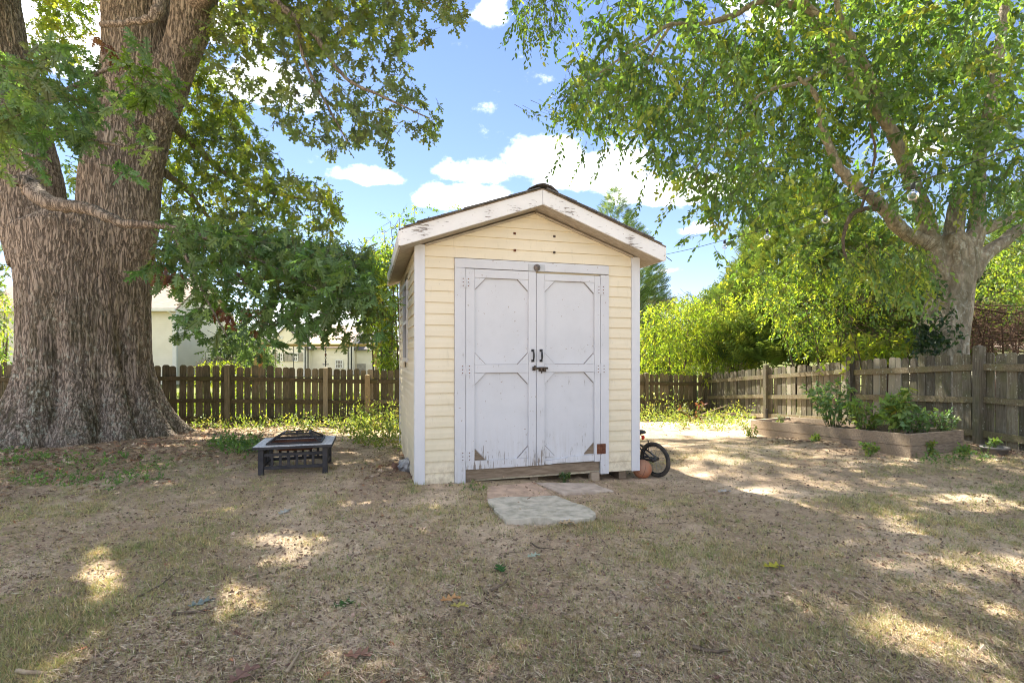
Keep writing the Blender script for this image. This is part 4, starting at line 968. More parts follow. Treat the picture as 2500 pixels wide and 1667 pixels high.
DK = [(.165, .26, .11, 4), (.115, .195, .085, 3), (.18, .27, .095, 2)]
MID = [(.155, .20, .10, 4), (.19, .24, .10, 3), (.135, .17, .10, 2), (.24, .27, .08, 1)]
YEL = [(.25, .31, .06, 4), (.34, .36, .065, 3), (.18, .25, .06, 3)]
BRN = [(.22, .10, .05, 1), (.16, .07, .04, 1)]
parts = []; tw = []
def oakc(poly, n, d0, d1, size, cols, per=8, gap=.42, gs=70, seed=0, tm=OAK, droop=.35, spread=None, flat=.6):
    P0 = sample_poly(poly, n, d0, d1, gap, gs, seed); p, t = spray(P0, per, size, spread or size*1.3, droop, tm, cols, flat=flat); parts.append(p); tw.append(t)
A_ = [(455, -20), (1075, -20), (1072, 50), (1020, 45), (995, 90), (940, 100), (925, 160), (895, 195), (955, 195), (1025, 240), (1000, 305), (985, 335), (940, 285), (900, 350), (840, 325), (785, 350), (730, 335), (690, 315), (630, 285), (590, 240), (530, 225), (500, 175), (430, 150), (480, 40)]
oakc(A_, 620, 6.4, 9.2, .125, MID, 8, .40, 75, 1, OAKLO)
oakc([(470, -20), (900, -20), (880, 60), (760, 120), (560, 130), (480, 110)], 330, 7, 10, .125, MID+YEL, 8, .36, 70, 2, OAKLO)
B_ = [(405, 250), (450, 170), (520, 215), (560, 250), (635, 330), (650, 395), (720, 415), (755, 440), (745, 405), (790, 450), (800, 470), (770, 500), (790, 540), (760, 570), (640, 590), (520, 560), (370, 540), (372, 400)]
oakc(B_, 720, 9.0, 12.5, .13, YEL+MID, 8, .36, 60, 3, OAKLO)
oakc([(400, 160), (470, 120), (520, 180), (560, 250), (500, 330), (400, 330)], 170, 9, 12, .13, YEL, 8, .38, 60, 4, OAKLO)
C_ = [(370, 520), (450, 515), (560, 535), (700, 560), (790, 580), (860, 605), (872, 680), (862, 780), (835, 770), (800, 790), (720, 760), (700, 790), (640, 790), (600, 790), (575, 825), (560, 770), (515, 800), (480, 780), (430, 775), (400, 735), (445, 690), (425, 640), (365, 650), (345, 590)]
oakc(C_, 300, 5.0, 6.8, .150, DK, 8, .37, 90, 5)
oakc([(530, 540), (700, 565), (840, 600), (855, 700), (780, 720), (600, 650)], 150, 5.6, 7.2, .145, DK+MID, 8, .36, 90, 15)
oakc([(370, 480), (520, 500), (700, 540), (800, 560), (780, 620), (560, 600), (380, 590)], 170, 5.8, 7.5, .135, DK+MID, 8, .36, 90, 16)
oakc([(600, 560), (865, 560), (870, 780), (840, 760), (760, 720)], 150, 6.5, 9.5, .13, YEL+DK, 8, .40, 80, 6)
D_1 = [(-10, 130), (60, 115), (100, 85), (200, 105), (250, 140), (300, 150), (380, 150), (420, 190), (425, 215), (380, 230), (330, 250), (320, 300), (365, 330), (370, 355), (300, 360), (310, 395), (280, 410), (230, 385), (180, 370), (100, 330), (60, 375), (20, 370), (-10, 380)]
oakc(D_1, 115, 3.9, 5.6, .135, DK+MID[:2], 8, .40, 110, 7)
oakc([(-10, 140), (150, 140), (240, 200), (200, 330), (60, 340), (-10, 380)], 50, 4.2, 6, .14, DK, 8, .35, 110, 8)
oakc([(290, 150), (400, 160), (420, 215), (330, 250), (280, 240)], 16, 4.0, 4.8, .135, [(.14, .22, .04, 1)], 7, .3, 110, 9)
oakc([(60, -20), (230, -20), (205, 80), (180, 150), (100, 140), (70, 60)], 150, 9, 12, .13, YEL, 8, .34, 70, 10, OAKLO)
oakc([(150, 380), (190, 360), (175, 480), (160, 470)], 18, 9, 11, .12, YEL+DK, 8, .3, 60, 11, OAKLO)
oakc([(-10, 420), (20, 560), (10, 740), (-10, 760)], 20, 9, 13, .12, MID, 8, .3, 60, 12, OAKLO)
for q in ([(345, 570), (380, 560), (385, 620), (350, 630)], [(225, 85), (245, 80), (260, 115), (235, 130)], [(560, 700), (590, 700), (585, 740), (565, 740)], [(395, 620), (410, 610), (420, 640), (400, 650)], [(505, 700), (520, 705), (520, 725), (508, 728)], [(318, 225), (335, 225), (330, 240), (320, 240)]):
    oakc(q, 4, 5.2, 5.9, .11, BRN, 8, 0, 60, 13, OAK, .9)
# canopy above the picture, over the left half of the yard
def canopy(n, xr, yr, hmin, thick, own):
    tx = rng.uniform(*xr, n); ty = rng.uniform(*yr, n); ca_ = math.cos(SUN_AZ)
    lo = np.maximum(hmin, (CZ+.77*ty)/(1-.77*HC*ca_)); h = lo+rng.uniform(0, thick, n)
    C = np.c_[tx+h*HC*math.sin(SUN_AZ), ty+h*HC*ca_, h]
    inframe = (C[:, 1] > .3) & ((C[:, 2]-CZ)/np.maximum(C[:, 1], .01)*FPX < HOR+40) & (np.abs(C[:, 0])/np.maximum(C[:, 1], .01)*FPX < 1330)
    return C[~inframe & own(C) & (h < 23)]
own_o = lambda C: C[:, 0] < .8
own_r = lambda C: C[:, 0] >= .8
C0 = canopy(6000, (-9, 8), (-1, 8.8), 7, 3.5, own_o)
C0 = np.r_[C0, canopy(500, (-1.2, 2.0), (1.7, 3.5), 7, 3.5, own_o)]
p, t = spray(C0, 8, .20, .3, .35, OAKLO, MID+YEL[:1]); parts.append(p); tw.append(t)
oakc([(380, 300), (560, 300), (640, 370), (720, 430), (790, 465), (775, 540), (600, 570), (380, 545)], 300, 8.5, 11, .145, YEL+MID, 8, .40, 80, 17, OAKLO)
crown('crown', oak, parts); twigs('twig', oak, tw, M['twig'], .0045)

# ------------------------------------------------------------------ right tree (smooth grey bark, small drooping leaves)
rt = empty('hackberry_tree', (7.55, 9.0, g1(7.55, 9.0)-.1), 'grey barked spreading tree behind the side fence with drooping small leaves', 'tree')
def T9(u, v, r): return sil(u, v, r*1.05, 9.0)
def rt_lobes(x, y, z, c):
    dx, dy = x-c.x, y-c.y; a = math.atan2(dy, dx); k = max(0, min(1, (2.6-z)/2.4))
    f = 1+.07*math.sin(3*a+1)-.13*max(0, math.cos(4*a+.6))**3+.05*k*math.sin(5*a)
    f -= .22*math.exp(-(((a+1.05)/.13)**2))
    return (c.x+dx*f, c.y+dy*f, z)
tr = [T9(2300, 1120, 95), T9(2302, 980, 78), T9(2303, 850, 66), T9(2318, 760, 60), T9(2326, 705, 58), T9(2334, 650, 58), T9(2330, 610, 52), T9(2318, 570, 36)]
ta = [T9(2310, 680, 34), T9(2276, 596, 27), T9(2255, 515, 23), T9(2222, 434, 19), T9(2184, 336, 17), T9(2144, 270, 15.5), T9(2101, 220, 14.5), T9(2052, 152, 13), T9(2009, 65, 12), T9(1971, 20, 11), T9(1917, 11, 9.5), T9(1852, 5, 8), T9(1790, 40, 6.5), T9(1720, 60, 5)]
tb = [T9(2325, 650, 30), T9(2330, 560, 27), T9(2340, 488, 21), T9(2345, 455, 10)]
tc_ = [T9(2360, 640, 30), T9(2384, 560, 24), T9(2388, 470, 20), T9(2392, 379, 18), T9(2415, 270, 17), T9(2440, 120, 15), T9(2455, 0, 13), T9(2480, -200, 9)]
td = [T9(2335, 620, 26), T9(2375, 575, 22), T9(2432, 547, 18), T9(2500, 518, 17), T9(2640, 470, 14)]
te = [T9(2365, 680, 26), T9(2398, 628, 23), T9(2450, 590, 20), T9(2500, 553, 19), T9(2650, 480, 16)]
trunk('trunk', rt, [tr, ta, tb, tc_, td, te], M['smooth_bark'], .020, .022, .10, 2.2, rt_lobes, 2, False)
SB = M['smooth_bark']
limb('limb', rt, [(2275, 600, 9), (2199, 560, 8.8), (2161, 512, 8.7), (2123, 478, 8.6), (2090, 455, 8.5), (2047, 406, 8.4), (2025, 358, 8.35), (2009, 320, 8.3), (1993, 233, 8.2), (1949, 190, 8.1)], [19, 16, 14.5, 13.5, 12.5, 11, 9.5, 8, 6, 4], SB)
limb('limb', rt, [(2144, 509, 8.65), (2105, 512, 8.5), (2079, 526, 8.4), (2060, 574, 8.3), (2064, 623, 8.2), (2096, 661, 8.1)], [6, 5, 5, 4, 3, 2], M['twig'])
limb('limb', rt, [(2100, 520, 8.5), (2128, 428, 8.3), (2136, 358, 8.2), (2123, 303, 8.1)], [3.5, 3, 3, 2], M['twig'])
limb('limb', rt, [(2146, 240, 9.0), (2108, 152, 8.9), (2078, 92, 8.8), (2052, 43, 8.7), (2030, -60, 8.6)], [11, 9.5, 9, 7, 5], SB)
limb('limb', rt, [(1790, 40, 9.0), (1700, 62, 8.4), (1640, 60, 8.0), (1560, 110, 7.4), (1450, 190, 7.0)], [6, 5, 4.5, 3.5, 1.5], SB)
limb('limb', rt, [(1640, 60, 8.0), (1590, 140, 7.8), (1540, 250, 7.6)], [4, 3, 1.5], SB)
limb('limb', rt, [(2052, 152, 9), (1960, 200, 8.6), (1860, 230, 8.2), (1760, 330, 7.8), (1680, 440, 7.6)], [8, 5, 4, 3, 1.5], SB)
limb('limb', rt, [(2455, 0, 9), (2300, -300, 8), (1950, -600, 6.8), (1600, -900, 5.5)], [13, 30, 22, 10], SB, wob=0)
limb('limb', rt, [(2640, 470, 9), (2900, 200, 7.5), (2900, -500, 6)], [14, 14, 8], SB, wob=0)
limb('limb', rt, [(1971, 20, 9), (1800, -250, 7.8), (1600, -550, 6.5)], [10, 12, 6], SB, wob=0)
LG = [(.13, .21, .06, 4), (.095, .165, .06, 3.5), (.19, .28, .07, 3), (.28, .31, .055, 1.2)]
LY = [(.24, .30, .05, 4), (.31, .34, .055, 3), (.18, .24, .05, 2)]
parts = []; tw = []
def hack(poly, n, d0, d1, cols=LG, per=12, length=.5, size=.078, gap=.40, gs=80, seed=0, droop=.8):
    P0 = sample_poly(poly, n, d0, d1, gap, gs, seed); p, t = strand(P0, per, length, size, cols, droop); parts.append(p); tw.append(t)
F1 = [(1325, -20), (2360, -20), (2360, 470), (2250, 420), (2130, 400), (2000, 430), (1880, 480), (1760, 520), (1640, 520), (1580, 430), (1500, 380), (1440, 300), (1400, 310), (1340, 290), (1270, 260), (1275, 215), (1310, 160), (1325, 90)]
hack(F1, 520, 6.4, 8.8, LG, 12, .36, .105, .53, 130, 21, .35)
hack(F1, 1500, 9.3, 12.5, LG+LY[:1], 12, .42, .13, .50, 150, 41, .35)
hack([(1640, 570), (1700, 500), (1790, 455), (1950, 430), (2110, 470), (2100, 640), (1980, 610), (1900, 650), (1820, 610), (1700, 670)], 170, 9.6, 13, LG+LY, 12, .42, .11, .42, 90, 42, .4)
hack([(1330, 120), (1700, 100), (1760, 420), (1640, 470), (1560, 400), (1420, 300), (1290, 240)], 360, 6.5, 8.5, LG, 12, .42, .09, .44, 90, 22, .6)
hack([(1750, -20), (2360, -20), (2360, 330), (2050, 330), (1900, 200)], 520, 7.5, 11.5, LG, 12, .42, .12, .40, 100, 23, .3)
hack([(1640, 60), (1900, 60), (1960, 480), (1700, 520)], 520, 9.2, 12, LY+LG, 12, .42, .11, .40, 80, 24)
hack([(1168, -20), (1315, -20), (1300, 60), (1270, 85), (1225, 70), (1180, 60)], 120, 6.5, 7.6, LG, 10, .32, .075, .3, 80, 25)
hack([(1950, 460), (2360, 330), (2360, 500), (2250, 470), (2120, 470)], 160, 7.0, 9.0, LG, 12, .42, .085, .46, 80, 26)
hack([(2060, 540), (2130, 560), (2140, 640), (2090, 690), (2000, 640), (1900, 600)], 140, 7.2, 8.6, LG+LY, 12, .42, .085, .42, 80, 27)
for pts in ([(1195, 255), (1290, 225)], [(1235, 275), (1290, 255)], [(1290, 300), (1270, 400)], [(1395, 320), (1380, 385)], [(1345, 330), (1332, 385)], [(1478, 420), (1465, 490)], [(1545, 440), (1530, 500)], [(1600, 540), (1570, 545)]):   # loose hanging ends
    (u0, v0), (u1, v1) = pts; d = random.uniform(6.2, 7.2); a, b = P(u0*1.063, v0*1.063, d), P(u1*1.063, v1*1.063, d)
    n = 5; P0 = np.array([a.lerp(b, (i+.2)/n) for i in range(n)]); P0 += unit(n)*.02
    p, t = strand(P0, 7, .22, .070, LG, .5, axis=np.tile(np.array((b-a).normalized()), (n, 1))*1.5, carved=False); parts.append(p); tw.append(t)
C1 = canopy(7400, (-9, 10), (-1, 10.5), 6.5, 3.5, own_r)
p, t = strand(C1, 10, .6, .16, LG+LY[:1], .6); parts.append(p); tw.append(t)
crown('crown', rt, parts); twigs('twig', rt, tw, M['twig'], .004)
iv = []
for u, v, n in ((2262, 800, 60), (2285, 830, 70), (2305, 770, 30), (2290, 700, 20), (2250, 840, 60), (2330, 820, 20)):
    P0 = np.array([P(u+random.gauss(0, 14), v+random.gauss(0, 16), 8.45) for _ in range(n)]); p, _ = spray(P0, 3, .085, .05, .5, OVATE, [(.035, .065, .03, 1), (.05, .085, .035, 1)], carved=False); iv.append(p)
crown('ivy', rt, iv)

# ------------------------------------------------------------------ conifers, shrubs and trees beyond the fences
def conifer(name, u, vtop, vbase_w, d, label, n, cols, z0=.8, wpx=300, lean=0, size=.62, seed=0):
    top = P(u, vtop, d); e = empty(name, (top.x, d, g1(top.x, d)), label, 'conifer', group='conifers beyond the fences'); gzv = g1(top.x, d)
    Hh = top.z-gzv; w = wpx*d/FPX
    t = 1-rng.random(n)**.62; t = np.clip(t*1.02, 0, .99)
    a = rng.uniform(0, 2*math.pi, n); lob = .72+.5*vn(np.c_[a*2.2, t*7], seed)
    r = w*(1-t)**.8*lob*(.45+.55*rng.random(n)**.4)
    z = gzv+z0+t*(Hh-z0)
    C = np.c_[top.x+r*np.cos(a), d+r*np.sin(a), z]
    out = np.c_[np.cos(a), np.sin(a), np.full(n, .55)]+unit(n)*.45; Nn = unit(n)*.7; Nn[:, 2] += .7
    pc = palette(n, cols, .25)
    V, T_, Cc = scatter(*FEATHER, C, out, Nn, size*(.45+.75*(1-t))*rng.uniform(.7, 1.2, n), pc)
    crown('foliage', e, [(V, T_, Cc)], M['needle'])
    mb = MB(); mb.tube([(0, 0, -.2), (0, 0, Hh*.5), (0, 0, Hh*.75)], [.22, .12, .02], 9); 
    mb.obj('trunk', M['deadtwig'], e, True)
    bm = MB()
    for i in range(150):
        zz = random.uniform(.3, Hh*.7); an = random.uniform(0, 6.28); rr = w*(1-zz/Hh)*random.uniform(.5, .95)
        bm.tube([(0, 0, zz), (rr*.5*math.cos(an), rr*.5*math.sin(an), zz+random.uniform(-.1, .25)), (rr*math.cos(an+.15), rr*math.sin(an+.15), zz+random.uniform(-.3, .4))], [.025, .014, .005], 4, False)
    bm.obj('bough', M['deadtwig'], e, kind='stuff')
CG = [(.16, .25, .07, 4), (.21, .30, .07, 3), (.11, .18, .065, 3), (.30, .36, .07, 1.5)]
conifer('cypress', 1500, 462, 0, 25, 'dark feathery conifer rising behind the shed roof', 4200, CG, 0.5, 175, size=.75, seed=3)
conifer('cypress', 1960, 425, 0, 15.8, 'broad light green conifer left of the grey tree trunk', 7500, CG+[(.16, .2, .045, 2)], 1.3, 285, size=.72, seed=5)
conifer('cypress', 2200, 520, 0, 16.0, 'conifer with bare brown lower branches directly behind the grey tree', 2200, CG, 2.0, 230, size=.7, seed=6)
conifer('cypress', 2560, 420, 0, 14.5, 'conifer at the right edge behind the grey trunk', 2400, CG, 1.6, 260, size=.7, seed=8)
def shrub(name, poly, n, d0, d1, label, cols, size=.085, per=10, gap=.36, gs=70, seed=0, cat='shrub', tm=SMALL, droop=.45, stems=5, group='shrubs beyond the fences', length=.4, mode='strand'):
    P0 = sample_poly(poly, n, d0, d1, gap, gs, seed); c = P0.mean(0); e = empty(name, (c[0], c[1], g1(c[0], c[1])), label, cat, group=group)
    if mode == 'strand': p, t = strand(P0, per, length, size, cols, droop, tm, carved=False)
    else: p, t = spray(P0, per, size, length, droop, tm, cols, carved=False)
    crown('foliage', e, [p], M['leaf_thin']); twigs('twig', e, [t], M['twig'], .006)
    mb = MB()
    for i in range(stems):
        q = Vector(P0[rng.integers(len(P0))])-e.location; b = Vector((q.x*.35, q.y*.35, -.1)); pp, r = spline([b, b.lerp(q, .5)+Vector((random.uniform(-.1, .1), random.uniform(-.1, .1), q.z*.15)), q], [.028, .018, .005], 5); mb.tube(pp, r, 6, False)
    mb.obj('stem', M['twig'], e, True); return e
def thicket(poly, n, d0, d1, label, ln=.5):
    P0 = sample_poly(poly, n, d0, d1, .35, 80, 51); c = P0.mean(0); e = empty('dead_thicket', (c[0], c[1], g1(c[0], c[1])), label, 'thicket', group='bare brown thickets beyond the side fence')
    ax = unit(n); ax[:, 2] = np.abs(ax[:, 2])*.6; twigs('twig', e, [(P0, ax, ln)], M['deadtwig'], .010)
    mb = MB()
    for i in range(16):
        q = Vector(P0[i])-e.location; b = Vector((q.x*.5, q.y*.5, -.1)); pp, r = spline([b, b.lerp(q, .5)+Vector((random.uniform(-.3, .3), 0, .1)), q], [.03, .02, .008], 5); mb.tube(pp, r, 5, False)
    mb.obj('stem', M['deadtwig'], e, True)
thicket([(2225, 700), (2360, 700), (2360, 800), (2225, 800)], 380, 9.3, 11.5, 'tangle of bare rusty brown twigs right of the grey trunk', .9)
thicket([(1900, 660), (2110, 690), (2110, 820), (1880, 830)], 900, 11.5, 14, 'tangle of bare brown branches left of the grey trunk')
SY = [(.27, .35, .055, 4), (.36, .41, .065, 3), (.19, .27, .055, 2), (.42, .40, .08, .8)]
shrub('privet_shrub', [(1455, 735), (1480, 700), (1520, 688), (1580, 672), (1625, 690), (1640, 830), (1600, 860), (1520, 850), (1455, 850)], 900, 13.7, 15.5, 'yellow green shrub spilling over the fence right beside the shed', SY, .085, 10, .33, seed=31)
shrub('privet_shrub', [(1600, 690), (1680, 670), (1740, 655), (1780, 690), (1790, 800), (1740, 840), (1690, 855), (1610, 870)], 800, 13.7, 15.8, 'yellow green shrub trailing over the fence corner', SY, .085, 10, .33, seed=32)
shrub('privet_shrub', [(1720, 660), (1765, 600), (1800, 640), (1850, 560), (1900, 630), (1960, 560), (2000, 620), (2060, 600), (2080, 680), (1980, 715), (1910, 770), (1850, 815), (1790, 760)], 900, 10.5, 13.0, 'yellow green shrub over the side fence before the broad conifer', SY+LG[:2], .085, 10, .38, seed=33, group='shrubs beyond the fences')
shrub('redbud_sapling', [(1900, 770), (1960, 750), (2120, 745), (2105, 800), (2010, 810), (1985, 850), (1950, 835), (1900, 840)], 110, 9.0, 10.5, 'sapling with large pale round leaves leaning over the side fence', LY, .13, 6, .35, seed=34, tm=OVATE, cat='sapling')
shrub('vine_shrub', [(2245, 560), (2360, 540), (2360, 720), (2290, 690), (2250, 720)], 260, 9.5, 12.0, 'yellow green leaves right of the grey trunk at the picture edge', LY+LG, .085, 10, .35, seed=35, stems=0)
shrub('shadow_shrub', [(1760, 690), (2110, 640), (2100, 830), (1780, 850)], 500, 15, 18, 'dark leafy undergrowth behind the sunny shrubs', DK, .12, 8, .3, seed=36)
shrub('tall_shrub', [(835, 590), (905, 560), (912, 860), (880, 850), (860, 760), (825, 700)], 1100, 11.7, 13.2, 'yellow green shrub hanging over the fence left of the shed', SY+LG[:2], .10, 8, .30, seed=37, mode='spray', length=.28, stems=4)
shrub('sumac_sapling', [(925, 485), (965, 470), (1035, 470), (1010, 520), (940, 540), (880, 560), (830, 545), (870, 520)], 30, 11.9, 13.0, 'spindly sapling with feathery leaves poking above the shed roof', LG+LY, .10, 13, 0.0, seed=38, cat='sapling', length=.5, droop=-.2)
shrub('low_bush', [(450, 840), (475, 826), (545, 826), (552, 842), (545, 870), (455, 870)], 230, 12.2, 13.6, 'bright yellow green bush just showing over the left fence', [(.26, .29, .04, 1), (.2, .24, .04, 1)], .08, 8, .2, seed=39)
shrub('far_tree', [(505, 770), (540, 730), (580, 745), (610, 790), (600, 860), (510, 860)], 420, 27, 31, 'grey green tree between the two pale houses', [(.10, .14, .08, 3), (.07, .11, .06, 2)], .28, 8, .3, seed=40, cat='tree', length=.9)
shrub('edge_shrub', [(-15, 660), (12, 665), (22, 700), (18, 850), (-15, 850)], 110, 13, 16, 'green shrub at the far left behind the fence', LG+LY, .10, 8, .3, seed=41)
shrub('far_hedge', [(540, 800), (620, 790), (640, 860), (540, 865)], 200, 24, 26, 'dull green bush behind the swing set legs', [(.10, .14, .07, 1), (.08, .12, .05, 1)], .2, 8, .3, seed=42, length=.7)

# ------------------------------------------------------------------ neighbouring houses
def house(name, x0, x1, y0, y1, zb, ze, rise, ax, wallm, roofm, label, over=.35, lap=.115):
    """box house; ax: ridge along 'x' or 'y'"""
    e = empty(name, ((x0+x1)/2, (y0+y1)/2, zb), label, 'house'); ex, ey, ez = e.location; mb = MB()
    X0, X1, Y0, Y1, Z1_ = x0-ex, x1-ex, y0-ey, y1-ey, ze-ez
    if ax == 'x': mb.prism([(Y0, 0), (Y1, 0), (Y1, Z1_), ((Y0+Y1)/2, Z1_+rise), (Y0, Z1_)], lambda a, b, t: (t, a, b), X0, X1)
    else: mb.prism([(X0, 0), (X1, 0), (X1, Z1_), ((X0+X1)/2, Z1_+rise), (X0, Z1_)], lambda a, b, t: (a, t, b), Y0, Y1)
    mb.obj('wall', wallm, e); o = over
    for s in (-1, 1):
        if ax == 'x':
            h = (Y1-Y0)/2; k = rise/h; pts = [(s*(h+o), Z1_-k*o), (0, Z1_+rise), (0, Z1_+rise+.14), (s*(h+o), Z1_-k*o+.14)]
            MB().prism(pts, lambda a, b, t: (t, a+(Y0+Y1)/2, b), X0-o, X1+o*.6).obj('roof', roofm, e)
        else:
            h = (X1-X0)/2; k = rise/h; pts = [(s*(h+o), Z1_-k*o), (0, Z1_+rise), (0, Z1_+rise+.14), (s*(h+o), Z1_-k*o+.14)]
            MB().prism(pts, lambda a, b, t: (a+(X0+X1)/2, t, b), Y0-o*.6, Y1+o).obj('roof', roofm, e)
    n = int((ze-zb)/lap); cl = MB()
    for i in range(n):                       # lapped siding on the two faces that look this way
        z = i*lap
        cl.add([(X0, Y0-.02, z), (X1+.02, Y0-.02, z), (X1, Y0-.002, z+lap*.98), (X0, Y0-.002, z+lap*.98)], [(0, 1, 2, 3)])
        cl.add([(X1+.02, Y0-.02, z), (X1+.02, Y1, z), (X1+.002, Y1, z+lap*.98), (X1+.002, Y0, z+lap*.98)], [(0, 1, 2, 3)])
        cl.add([(X0, Y0-.02, z), (X1+.02, Y0-.02, z), (X1, Y0-.002, z-.001), (X0, Y0-.002, z-.001)], [(3, 2, 1, 0)])
    cl.obj('siding', wallm, e, kind='stuff')
    return e
def hwin(e, u0, u1, v0, v1, d, shutter=False, mull=1):
    """window in a wall facing us"""
    a, b = P(u0, v1, d), P(u1, v0, d); l = e.location; x0, x1, z0, z1, y = a.x-l.x, b.x-l.x, a.z-l.z, b.z-l.z, d-l.y-.05; f = .09
    mb = MB().box((x0, y-.05, z0), (x0+f, y, z1)).box((x1-f, y-.05, z0), (x1, y, z1)).box((x0+f+.002, y-.05, z0), (x1-f-.002, y, z0+f)).box((x0+f+.002, y-.05, z1-f), (x1-f-.002, y, z1)).box((x0+f+.002, y-.045, (z0+z1)/2-.03), (x1-f-.002, y, (z0+z1)/2+.03))
    for i in range(mull): xm = x0+(x1-x0)*(i+1)/(mull+1); mb.box((xm-.02, y-.04, z0+f+.002), (xm+.02, y-.002, z1-f-.002))
    w_ = mb.obj('window', M['trim'], e); MB().box((x0+f*.8, y-.012, z0+f*.8), (x1-f*.8, y-.004, z1-f*.8)).obj('pane', M['glass_dark'], w_)
    if shutter:
        for s in (x0-.42, x1+.04): MB().box((s, y-.05, z0), (s+.38, y, z1)).obj('shutter', M['shutter'], e)
h1 = house('house', -29.0, P(428, 0, 28).x, 28, 33.2, -1.2, 3.88, 1.9, 'x', M['house_cream'], M['roof_tan'], 'cream sided house with tan roof behind the oak')
l = h1.location; xr = P(428, 0, 28).x-l.x
for a, b in (((xr-.12, 28-l.y-.06), (xr+.06, 28-l.y+.10)), ((xr-.02, 33.1-l.y), (xr+.06, 33.25-l.y))): MB().box((a[0], a[1], 0), (b[0], b[1], 5.05)).obj('corner_board', M['trim'], h1)
MB().box((-29-l.x-.2, 28-l.y-.45, 4.86), (xr+.25, 28-l.y-.36, 5.04)).obj('gutter', M['trim'], h1)
MB().tube([(xr-.2, 28-l.y-.4, 4.9), (xr+.12, 28-l.y-.12, 4.6), (xr+.12, 28-l.y-.12, .2)], .05, 8).obj('downpipe', M['trim'], h1)
def gable_front(u0, u1, vpk, ve, d, name, label, wallm, roofm, depth=8):
    a, b, pk = P(u0, ve, d), P(u1, ve, d), P((u0+u1)/2, vpk, d); return house(name, a.x, b.x, d, d+depth, -1.6, a.z, pk.z-a.z, 'y', wallm, roofm, label, .3, .16)
h2 = gable_front(650, 748, 797, 846, 45, 'house', 'pale house with a grey gable and two shuttered windows beyond the swing set', M['house_pale'], M['roof_grey'])
hwin(h2, 679, 692, 861, 882, 45, True); hwin(h2, 716, 729, 861, 882, 45, True); hwin(h2, 682, 691, 820, 829, 45)
for q in (651, 745): x = P(q, 0, 45).x-h2.location.x; MB().box((x-.12, 45-h2.location.y-.09, 0), (x+.12, 45-h2.location.y+.05, 3.55)).obj('corner_board', M['trim'], h2)
h3 = house('house', P(752, 0, 46).x, P(850, 0, 46).x, 46, 54, -1.6, P(0, 846, 46).z, 2.0, 'x', M['house_cream'], M['roof_tan'], 'low cream sided house wing with one small window beyond the fence')
hwin(h3, 819, 838, 878, 900, 46, False, 2)
h4 = house('house', P(858, 0, 48).x, P(930, 0, 48).x, 48, 55, -1.6, P(0, 852, 48).z, 1.6, 'x', M['house_pale'], M['roof_grey'], 'pale house end with a dark doorway just left of the shed')
a, b = P(872, 920, 48), P(893, 888, 48); l = h4.location; MB().box((a.x-l.x, -3.62+.0, a.z-l.z), (b.x-l.x, -3.53, b.z-l.z)).obj('door', M['shutter'], h4)
h5 = house('house', P(560, 0, 52).x, P(655, 0, 52).x, 52, 60, -1.6, P(0, 850, 52).z, 1.2, 'x', M['house_pale'], M['roof_grey'], 'pale house partly hidden behind the swing set legs')
hwin(h5, 645, 656, 861, 880, 52, True)
h6 = house('house', -48, P(20, 0, 40).x, 40, 48, -1.6, P(0, 856, 40).z, 2.0, 'x', M['debris'], M['roof_grey'], 'grey roofed brick house at the far left edge')
hwin(h6, 8, 17, 858, 874, 40, True)
h7 = house('house', P(2380, 0, 26).x, P(2700, 0, 26).x, 26, 33, -1, P(0, 848, 26).z, 1.4, 'x', M['house_pale'], M['roof_tan'], 'house with pinkish roof glimpsed behind the right hand conifer')
gs_ = house('garden_shed', P(1775, 0, 20).x, P(1846, 0, 20).x, 20, 21.5, -.7, P(0, 862, 20).z, .5, 'y', M['tan_shed'], M['roof_tan'], 'small tan board shed beyond the fence corner', .12, .2)
gs_['category'] = 'shed'
# ------------------------------------------------------------------ swing set beyond the fence
sw = empty('swing_set', (P(780, 0, 15.5).x, 15.5, g1(-6, 15.5)), 'wooden swing set beam on splayed legs beyond the fence', 'swing set'); l = sw.location
a, b = P(640, 842, 15.5), P(915, 843, 15.5)
MB().box((a.x-l.x, -.05, a.z-l.z-.05), (b.x-l.x, .05, b.z-l.z+.045)).obj('beam', M['swing_wood'], sw, bevel=.006)
def leg(u0, v0, d0, u1, v1, d1, m): MB().tube([P(u0, v0, d0)-l, P(u1, v1, d1)-l], .062, 4).obj('leg', M[m], sw)
leg(641, 838, 15.45, 608, 925, 14.9, 'swing_wood'); leg(644, 838, 15.55, 628, 940, 16.4, 'swing_red'); leg(910, 838, 15.45, 925, 930, 14.8, 'swing_wood'); leg(912, 838, 15.55, 930, 925, 16.3, 'swing_wood')
for u, v1, m in ((672, 905, 'palebranch'), (717, 905, 'cable'), (869, 905, 'palebranch')): MB().tube([P(u, 846, 15.5)-l, P(u, v1, 15.5)-l], .012, 5).obj('rope', M[m], sw)
ch = MB()
for i in range(9): ch.torus(P(795, 846+i*4.6, 15.5)-l, (1, 0, 0) if i % 2 else (0, 1, 0), .022, .009, 10, 5)
ch.obj('chain', M['steel'], sw); MB().lathe([(.0001, .05), (.02, .04), (.03, 0), (.02, -.04), (.0001, -.05)], 8, Matrix.Translation(P(795, 866, 15.5)-l)).obj('bead', M['rust'], sw); MB().tube([P(795, 880, 15.5)-l, P(795, 895, 15.5)-l], .018, 6).tube([P(788, 889, 15.5)-l, P(802, 889, 15.5)-l], .018, 6).obj('trapeze', M['steel'], sw)
cn = empty('canopy_tent', (P(805, 0, 19).x, 19, g1(-6.8, 19)), 'tan fabric canopy with dark ridge poles behind the swing beam', 'canopy'); l = cn.location
c0, c1, c2, c3, ap = [q-l for q in (P(745, 842, 18.2), P(858, 842, 18.2), P(850, 840, 20.6), P(752, 840, 20.6), P(800, 816, 19.3))]
